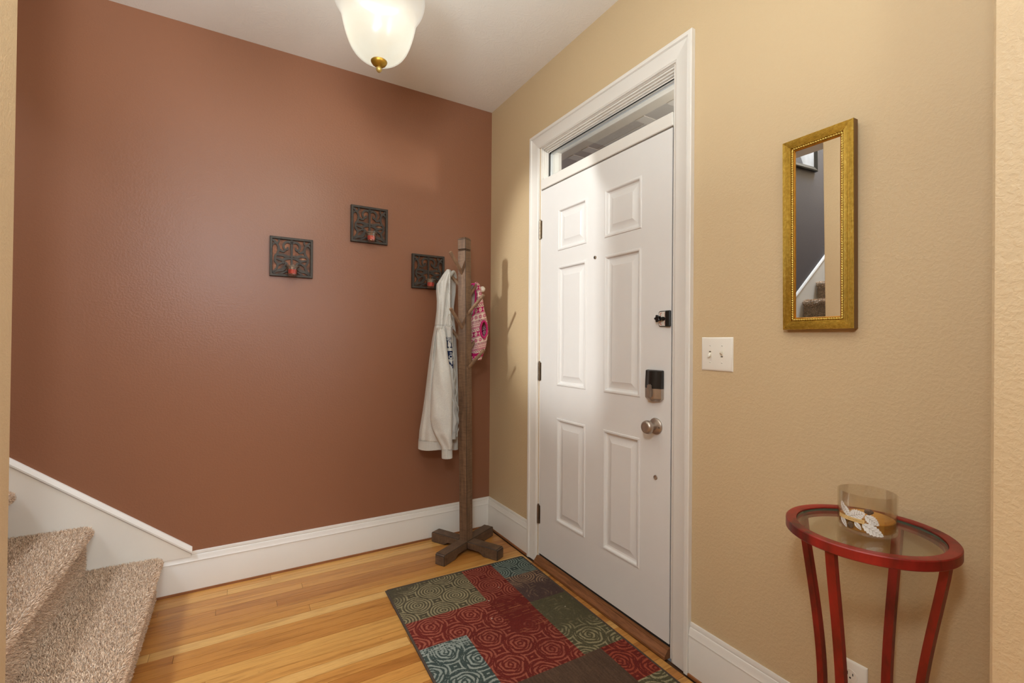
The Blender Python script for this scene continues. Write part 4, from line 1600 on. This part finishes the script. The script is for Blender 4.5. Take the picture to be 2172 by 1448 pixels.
for k in range(4):
    m = MB()
    rr = []
    for j in (k, (k + 1) % 4):
        rr.append([(d, corners[j][0] + dirs[j][0] * w_, corners[j][1] + dirs[j][1] * w_) for w_, d in prof])
    npf = len(prof)
    m.rings(rr, True, True, True)
    for fi, f in enumerate(m.f[:npf]):
        if fi == 0 or fi == npf - 1:
            m.m[fi] = 1
        elif fi >= npf - 7:
            m.m[fi] = 2
    m.build('frame_rail', [M_GOLD, M_FRAMESIDE, M_GOLD2], mr, smooth=60, recalc=True)
m = MB()
iw = 0.0288
rect = [(-MW + iw, -MH + iw), (MW - iw, -MH + iw), (MW - iw, MH - iw), (-MW + iw, MH - iw)]
for k in range(4):
    a, b_ = Vector(rect[k]), Vector(rect[(k + 1) % 4])
    L = (b_ - a).length
    N = int(L / 0.0011)
    t = (b_ - a).normalized()
    s_ = Vector((-t.y, t.x))
    rr = []
    for i in range(N + 1):
        p = a + t * (L * i / N)
        tw = L * i / N / 0.0068 * 2 * pi / 2
        ring = []
        for j in range(8):
            an = 2 * pi * j / 8
            r_ = 0.0024 + 0.0009 * cos(2 * (an - tw))
            q = p + s_ * (r_ * cos(an))
            ring.append((-0.001 - r_ * sin(an), q.x, q.y))
        rr.append(ring)
    m.rings(rr, True, True, True)
m.build('rope_moulding', M_ROPE, mr, smooth=70)
MB().box(0.0035, 0.0065, -MW + 0.036, MW - 0.036, -MH + 0.036, MH - 0.036).build('mirror_glass', M_MIRROR, mr, smooth=None)
MB().box(0.008, 0.012, -MW + 0.01, MW - 0.01, -MH + 0.01, MH - 0.01).build('backing_board', M_FRAMESIDE, mr, smooth=None)

# ------------------------------------------------------------------ red table
TC = (-0.18, -2.2465)
TA = radians(-68.3)  # local x to the viewer's right
tb = thing('accent_table', 'round red metal accent table with inset glass top by the tan wall', 'table', (TC[0], TC[1], 0), TA)
ZT = 0.80
m = MB()
ro, ri = 0.1655, 0.1425
m.lathe([(ro - 0.002, 0.0), (ro, -0.002), (ro, -0.021), (ro - 0.002, -0.023), (ri - 0.006, -0.023), (ri - 0.006, -0.012), (ri, -0.010), (ri, -0.001), (ri + 0.002, 0.0), (ro - 0.002, 0.0)], 96, (0, 0, ZT))
m.build('top_ring', M_RED, tb, smooth=30)
m = MB().lathe([(0.0, -0.0095), (ri - 0.001, -0.0095), (ri - 0.001, -0.0035), (0.0, -0.0035)], 96, (0, 0, ZT))
gt = m.build('glass_top', [M_TABLEGLASS, M_GLASSEDGE], tb, smooth=30)
for p in gt.data.polygons:
    if abs(p.normal.z) < 0.3:
        p.material_index = 1
for k in range(4):
    a = radians(25.0) + k * pi / 2
    m = MB()
    rr = []
    for i in range(25):
        u = i / 24
        z_ = (ZT - 0.022) * (1 - u) + 0.004 * u
        r_ = 0.148 - 0.052 * sin(pi * min(1, u * 0.86)) ** 1.15 + 0.02 * max(0, u - 0.75) * 4 * 0.6
        hw_, ht = 0.0095, 0.0075
        c = Vector((r_ * cos(a), -r_ * sin(a), z_))
        rd = Vector((cos(a), -sin(a), 0))
        tg_ = Vector((sin(a), cos(a), 0))
        rr.append([tuple(c + rd * ht + tg_ * hw_), tuple(c + rd * ht - tg_ * hw_), tuple(c - rd * ht - tg_ * hw_), tuple(c - rd * ht + tg_ * hw_)])
    m.rings(rr, True, True, True)
    for fi in range(len(m.f) - 2):
        m.m[fi] = 0
    m.build('leg', [M_RED, M_REDEDGE], tb, smooth=30)
m = MB().lathe([(0.092, 0.0), (0.098, 0.0), (0.098, 0.016), (0.092, 0.016), (0.092, 0.0)], 48, (0, 0, 0.20))
m.build('lower_ring', M_RED, tb, smooth=30)

# ------------------------------------------------------------------ jar candle
JZ = ZT - 0.0034
jc = thing('jar_candle', 'glass jar candle with white leaf print on the red table', 'candle', (TC[0] + 0.0, TC[1] + 0.0, JZ), TA)
JR, JH = 0.0575, 0.0905
m = MB().lathe([(0.0, 0.0), (JR - 0.004, 0.0), (JR - 0.001, 0.0018), (JR, 0.006), (JR, JH), (JR - 0.0015, JH + 0.0008), (JR - 0.003, JH), (JR - 0.003, 0.009), (JR - 0.006, 0.007), (0.0, 0.007)], 72)
m.build('glass_jar', M_JAR, jc, smooth=50)
m = MB().lathe([(0.0, 0.0075), (JR - 0.0065, 0.0075), (JR - 0.0036, 0.0095), (JR - 0.0036, 0.030), (JR - 0.006, 0.0315), (0.02, 0.030), (0.0, 0.0295)], 64)
m.build('wax', M_CANDLE, jc, smooth=40)
MB().tube([(0.004, 0.0, 0.0295), (0.0045, 0.0, 0.041)], 0.0008, 6).build('wick', M_SLOT, jc)


def on_jar(s, z_, off=0.0006):
    """s metres round the jar, 0 facing the viewer (local -y), + to the viewer's right"""
    a = -pi / 2 + s / JR
    r_ = JR + off
    return (r_ * cos(a), r_ * sin(a), z_)


def leaf(cx, cz, L, Wd, ang, nm='leaf_print'):
    N = 22
    up, dn = [], []
    for i in range(N + 1):
        t = i / N
        hwid = Wd / 2 * (sin(pi * t ** 0.8)) ** 0.8 * (1 + 0.12 * ((i % 3) - 1))
        up.append((t * L - L / 2, hwid))
        dn.append((t * L - L / 2, -hwid))
    ca_, sa_ = cos(ang), sin(ang)

    def T(a, b2, off):
        return on_jar(cx + a * ca_ - b2 * sa_, cz + a * sa_ + b2 * ca_, off)
    m = MB()
    K = 6
    rr = []
    for i in range(N + 1):
        rr.append([T(up[i][0], up[i][1] * (1 - 2 * k / K), 0.0005) for k in range(K + 1)])
    m.rings(rr, False, False, False)
    lf = m.build(nm, M_LEAF, jc, smooth=None)
    m = MB()
    m.tube([T(-L / 2 * 0.95 + L * 0.95 * k / 12, 0, 0.0006) for k in range(13)], lambda u: 0.00042 * (1 - 0.5 * u), 5)
    for k in range(1, 6):
        x_ = -L / 2 + L * k / 6.5
        wv = Wd / 2 * 0.72 * sin(pi * (k / 6.5))
        for sg in (1, -1):
            m.tube([T(x_ + wv * 0.75 * q, sg * wv * q, 0.0006) for q in (0, 0.25, 0.5, 0.75, 1.0)], 0.00026, 4)
    m.build('leaf_veins', M_VEIN, lf, smooth=None)
    return lf


leaf(0.012, 0.0175, 0.046, 0.022, -0.50)
leaf(-0.018, 0.047, 0.034, 0.024, 0.45)
leaf(0.010, 0.040, 0.032, 0.019, -0.62)
leaf(-0.040, 0.047, 0.034, 0.015, -0.95)
leaf(-0.050, 0.055, 0.028, 0.012, -1.25)
leaf(-0.048, 0.022, 0.028, 0.013, -0.95)
leaf(-0.016, 0.022, 0.020, 0.010, -0.9)


def cone(cx, cz, w_, h_):
    m = MB()
    rr = []
    for k in range(9):
        t = k / 8
        rad = (h_ / 2) * sin(pi * (0.08 + 0.88 * t)) ** 0.7
        rr.append([on_jar(cx + (t - 0.5) * w_, cz + rad * (1 - 2 * j / 8) * (1 + 0.12 * ((j + k) % 2)), 0.0004 + 0.0012 * sin(pi * j / 8)) for j in range(9)])
    m.rings(rr, False, False, False)
    return m.build('pinecone_print', M_CONE, jc, smooth=None)


cone(0.004, 0.059, 0.017, 0.0125)
cone(-0.031, 0.0195, 0.013, 0.015)
# gold label band with its word
m = MB()
rr = []
for k in range(25):
    s_ = -0.062 + 0.058 * k / 24
    rr.append([on_jar(s_, 0.0295, 0.0010), on_jar(s_, 0.0385, 0.0010)])
m.rings(rr, False, False, False)
band = m.build('label_band', M_BAND, jc, smooth=None)


def text_on_jar(txt, s0, s1, zc, hgt):
    cu = bpy.data.curves.new('t', 'FONT')
    cu.body = txt
    cu.size = 1.0
    cu.resolution_u = 3
    cu.space_character = 1.25
    ob = bpy.data.objects.new('t', cu)
    COL.objects.link(ob)
    dg = bpy.context.evaluated_depsgraph_get()
    me = ob.evaluated_get(dg).to_mesh()
    V = [tuple(v.co) for v in me.vertices]
    F = [tuple(p.vertices) for p in me.polygons]
    ob.evaluated_get(dg).to_mesh_clear()
    bpy.data.objects.remove(ob)
    bpy.data.curves.remove(cu)
    if not V:
        return None
    xs = [v[0] for v in V]
    ys_ = [v[1] for v in V]
    x0, x1, y0_, y1_ = min(xs), max(xs), min(ys_), max(ys_)
    m = MB()
    m.add([on_jar(s0 + (v[0] - x0) / (x1 - x0) * (s1 - s0), zc + ((v[1] - y0_) / (y1_ - y0_) - 0.5) * hgt, 0.0014) for v in V], F)
    return m.build('label_lettering', M_INK, band, smooth=None, recalc=False)


text_on_jar('GATHERING', -0.036, -0.007, 0.034, 0.0038)

# ------------------------------------------------------------------ rug
RX0, RX1, RY0, RY1 = -0.832, -0.050, -1.72, -0.483
RTH = -0.026
_c = Vector((-0.83, -0.485, 0))
_l = _c - Matrix.Rotation(RTH, 3, 'Z') @ _c
rg = thing('area_rug', 'patchwork entry rug in rust, olive, teal and brown with ring pattern by the door', 'rug', tuple(_l), RTH)
m = MB().box(RX0, RX1, RY0, RY1, 0.0004, 0.005)
m.build('backing', simple('rug_backing', '#3a3129', 0.9), rg, smooth=None)
GS = 0.0021
nx_, ny_ = int((RX1 - RX0 - 0.016) / GS), int((RY1 - RY0 - 0.016) / GS)
gx = np.linspace(RX0 + 0.008, RX1 - 0.008, nx_)
gy = np.linspace(RY1 - 0.008, RY0 + 0.008, ny_)
GX, GY = np.meshgrid(gx, gy)


def L3_(h):
    return np.array(lin(h)[:3])


def vnoise(sx, sy, seed):
    r = np.random.default_rng(seed)
    g = r.random((int(2 / sy) + 3, int(2 / sx) + 3))
    fx = (GX + 1.0) / sx
    fy = (GY + 2.0) / sy
    ix, iy = fx.astype(int), fy.astype(int)
    tx, ty = fx - ix, fy - iy
    tx, ty = tx * tx * (3 - 2 * tx), ty * ty * (3 - 2 * ty)
    return (g[iy, ix] * (1 - tx) + g[iy, ix + 1] * tx) * (1 - ty) + (g[iy + 1, ix] * (1 - tx) + g[iy + 1, ix + 1] * tx) * ty


n_small = vnoise(0.004, 0.004, 3)
n_mid = vnoise(0.02, 0.02, 4)
n_big = vnoise(0.12, 0.12, 5)
wx = (vnoise(0.03, 0.03, 8) - 0.5) * 0.003
wy = (vnoise(0.03, 0.03, 9) - 0.5) * 0.003
SX, SY = 0.19, 0.184
X0, Y0 = -0.5435, -0.686


def cell(ox, oy):
    u = (GX + wx - X0 - ox) / SX
    v = (GY + wy - Y0 - oy) / SY
    du = (u - np.round(u)) * SX
    dv = (v - np.round(v)) * SY
    return du, dv


d1 = cell(0, 0)
d2 = cell(SX / 2, SY / 2)
r1, r2 = np.hypot(*d1), np.hypot(*d2)
near1 = r1 < r2
du = np.where(near1, d1[0], d2[0])
dv = np.where(near1, d1[1], d2[1])
rr_g = np.hypot(du, dv)
ag = np.arctan2(dv, du)
rose = GY < -0.845
ph0 = np.where(near1, 0.6, 2.1)
rw = np.where(rose, rr_g * (1 + 0.07 * np.sin(3 * ag + ph0 + 50 * rr_g) + 0.06 * np.sin(5 * ag - 35 * rr_g)), rr_g)
per = np.where(rose, 0.0165, 0.0140)
rings_ = (np.cos((rw - 0.0015) / per * 2 * pi) > np.where(rose, -0.15, -0.05)) & (rw < 0.0635)
brk = rose & (np.sin(2 * ag + rr_g * 260 + ph0) > 0.72) & (rr_g > 0.012)
rings_ = rings_ & ~brk
arcs = (rr_g > 0.0685) & (rr_g < 0.0755) | ((rr_g > 0.0885) & (rr_g < 0.0925))
pat = (rings_ | arcs)
pat = np.where((n_small + 0.35 * n_mid) < 0.16, ~pat, pat)
C = np.zeros(GX.shape + (3,))
dens = np.ones(GX.shape)


def patch(x0, x1, y0, y1, base, fg, plain=None):
    k = (GX >= x0) & (GX < x1) & (GY >= y0) & (GY < y1)
    b_ = L3_(base)[None, :] * np.ones((k.sum(), 3))
    f_ = L3_(fg)[None, :] * np.ones((k.sum(), 3))
    a = pat[k].astype(float)
    if plain is not None:
        a = a * np.clip(plain(GX[k], GY[k]) + (n_mid[k] - 0.5) * 0.9, 0, 1)
    C[k] = b_ * (1 - a[:, None]) + f_ * a[:, None]
    return k


patch(-1, 0, -2, 0, '#4e3b2d', '#4e3b2d')
patch(-0.84, -0.43, -0.80, -0.48, '#4a4230', '#877b5c', lambda x, y: np.clip(((x + 0.84) * 1.0 + (-0.48 - y) * 1.6 - 0.16) * 7, 0, 1))
patch(-0.43, -0.257, -1.33, -0.48, '#5f2018', '#8b4a38', lambda x, y: np.clip(np.where(y > -0.86, (y + 0.80) * 14 + 0.6, (-1.02 - y) * 9), 0, 1))
patch(-0.84, -0.43, -0.993, -0.80, '#5f2018', '#8b4a38')
k = patch(-0.62, -0.43, -1.33, -0.993, '#5f2018', '#8b4a38')
patch(-0.257, -0.05, -0.66, -0.48, '#353f3b', '#717a70')
patch(-0.257, -0.05, -0.91, -0.66, '#473631', '#866c54', lambda x, y: np.clip((y + 0.80) * 12, 0, 1))
patch(-0.262, -0.05, -1.325, -0.91, '#4b4530', '#857b5c', lambda x, y: np.clip((-1.10 - y) * 9, 0, 1))
patch(-0.84, -0.62, -2.0, -0.993, '#39433e', '#84897f')
patch(-0.60, -0.18, -2.0, -1.33, '#4e3b2d', '#4e3b2d')
patch(-0.62, -0.60, -2.0, -1.33, '#5f2018', '#8b4a38')
patch(-0.18, -0.05, -1.533, -1.325, '#5f2018', '#8a3f2c')
patch(-0.18, -0.05, -2.0, -1.533, '#4b4530', '#877e60')
# woven streaks across the plain rust field, weave in the blue and brown fields
stk = (GX > -0.43) & (GX < -0.257) & (GY < -0.84) & (GY > -1.12) & (vnoise(0.25, 0.0045, 21) > 0.80) & (n_mid > 0.35)
C[stk] = L3_('#84492f')
wv = (GX < -0.62) & (GY < -0.993) & (GY > -1.05) & ((np.mod(GX, 0.012) < 0.003) | (np.mod(GY, 0.012) < 0.003)) & (n_mid > 0.3)
C[wv] = L3_('#84897f')
bw = (GX > -0.60) & (GX < -0.18) & (GY < -1.33)
C[bw] = (C * (0.82 + 0.36 * vnoise(0.004, 0.05, 31)[..., None]))[bw]
# lint
for _ in range(10):
    cx, cy = random.uniform(RX0, RX1), random.uniform(-1.5, RY1)
    C[np.hypot(GX - cx, GY - cy) < 0.0028] = L3_('#b9ab97')
C *= (0.86 + 0.28 * n_small)[..., None] * (0.93 + 0.14 * n_big)[..., None]
XR = np.stack([GX, GY, 0.0066 + 0.0012 * n_small], -1)
grid_mesh('pile', XR, False, C, M_RUG, rg)
m = MB()
corner = [(RX0 + 0.004, RY0 + 0.004), (RX1 - 0.004, RY0 + 0.004), (RX1 - 0.004, RY1 - 0.004), (RX0 + 0.004, RY1 - 0.004)]
pth = []
for i in range(4):
    cxy = corner[i]
    sx_, sy_ = (1 if cxy[0] < -0.4 else -1), (1 if cxy[1] < -1 else -1)
    a0 = {(1, 1): pi, (-1, 1): 1.5 * pi, (-1, -1): 0, (1, -1): 0.5 * pi}[(sx_, sy_)]
    for k in range(6):
        a = a0 + k * pi / 10
        pth.append((cxy[0] + sx_ * 0.012 + 0.012 * cos(a), cxy[1] + sy_ * 0.012 + 0.012 * sin(a), 0.0052))
m.tube(pth, 0.0048, 8, closed=True)
m.build('bound_edge', simple('brown_rug_binding', '#43362b', 0.9, 0, 0.1, 200, 0.3), rg, smooth=60)
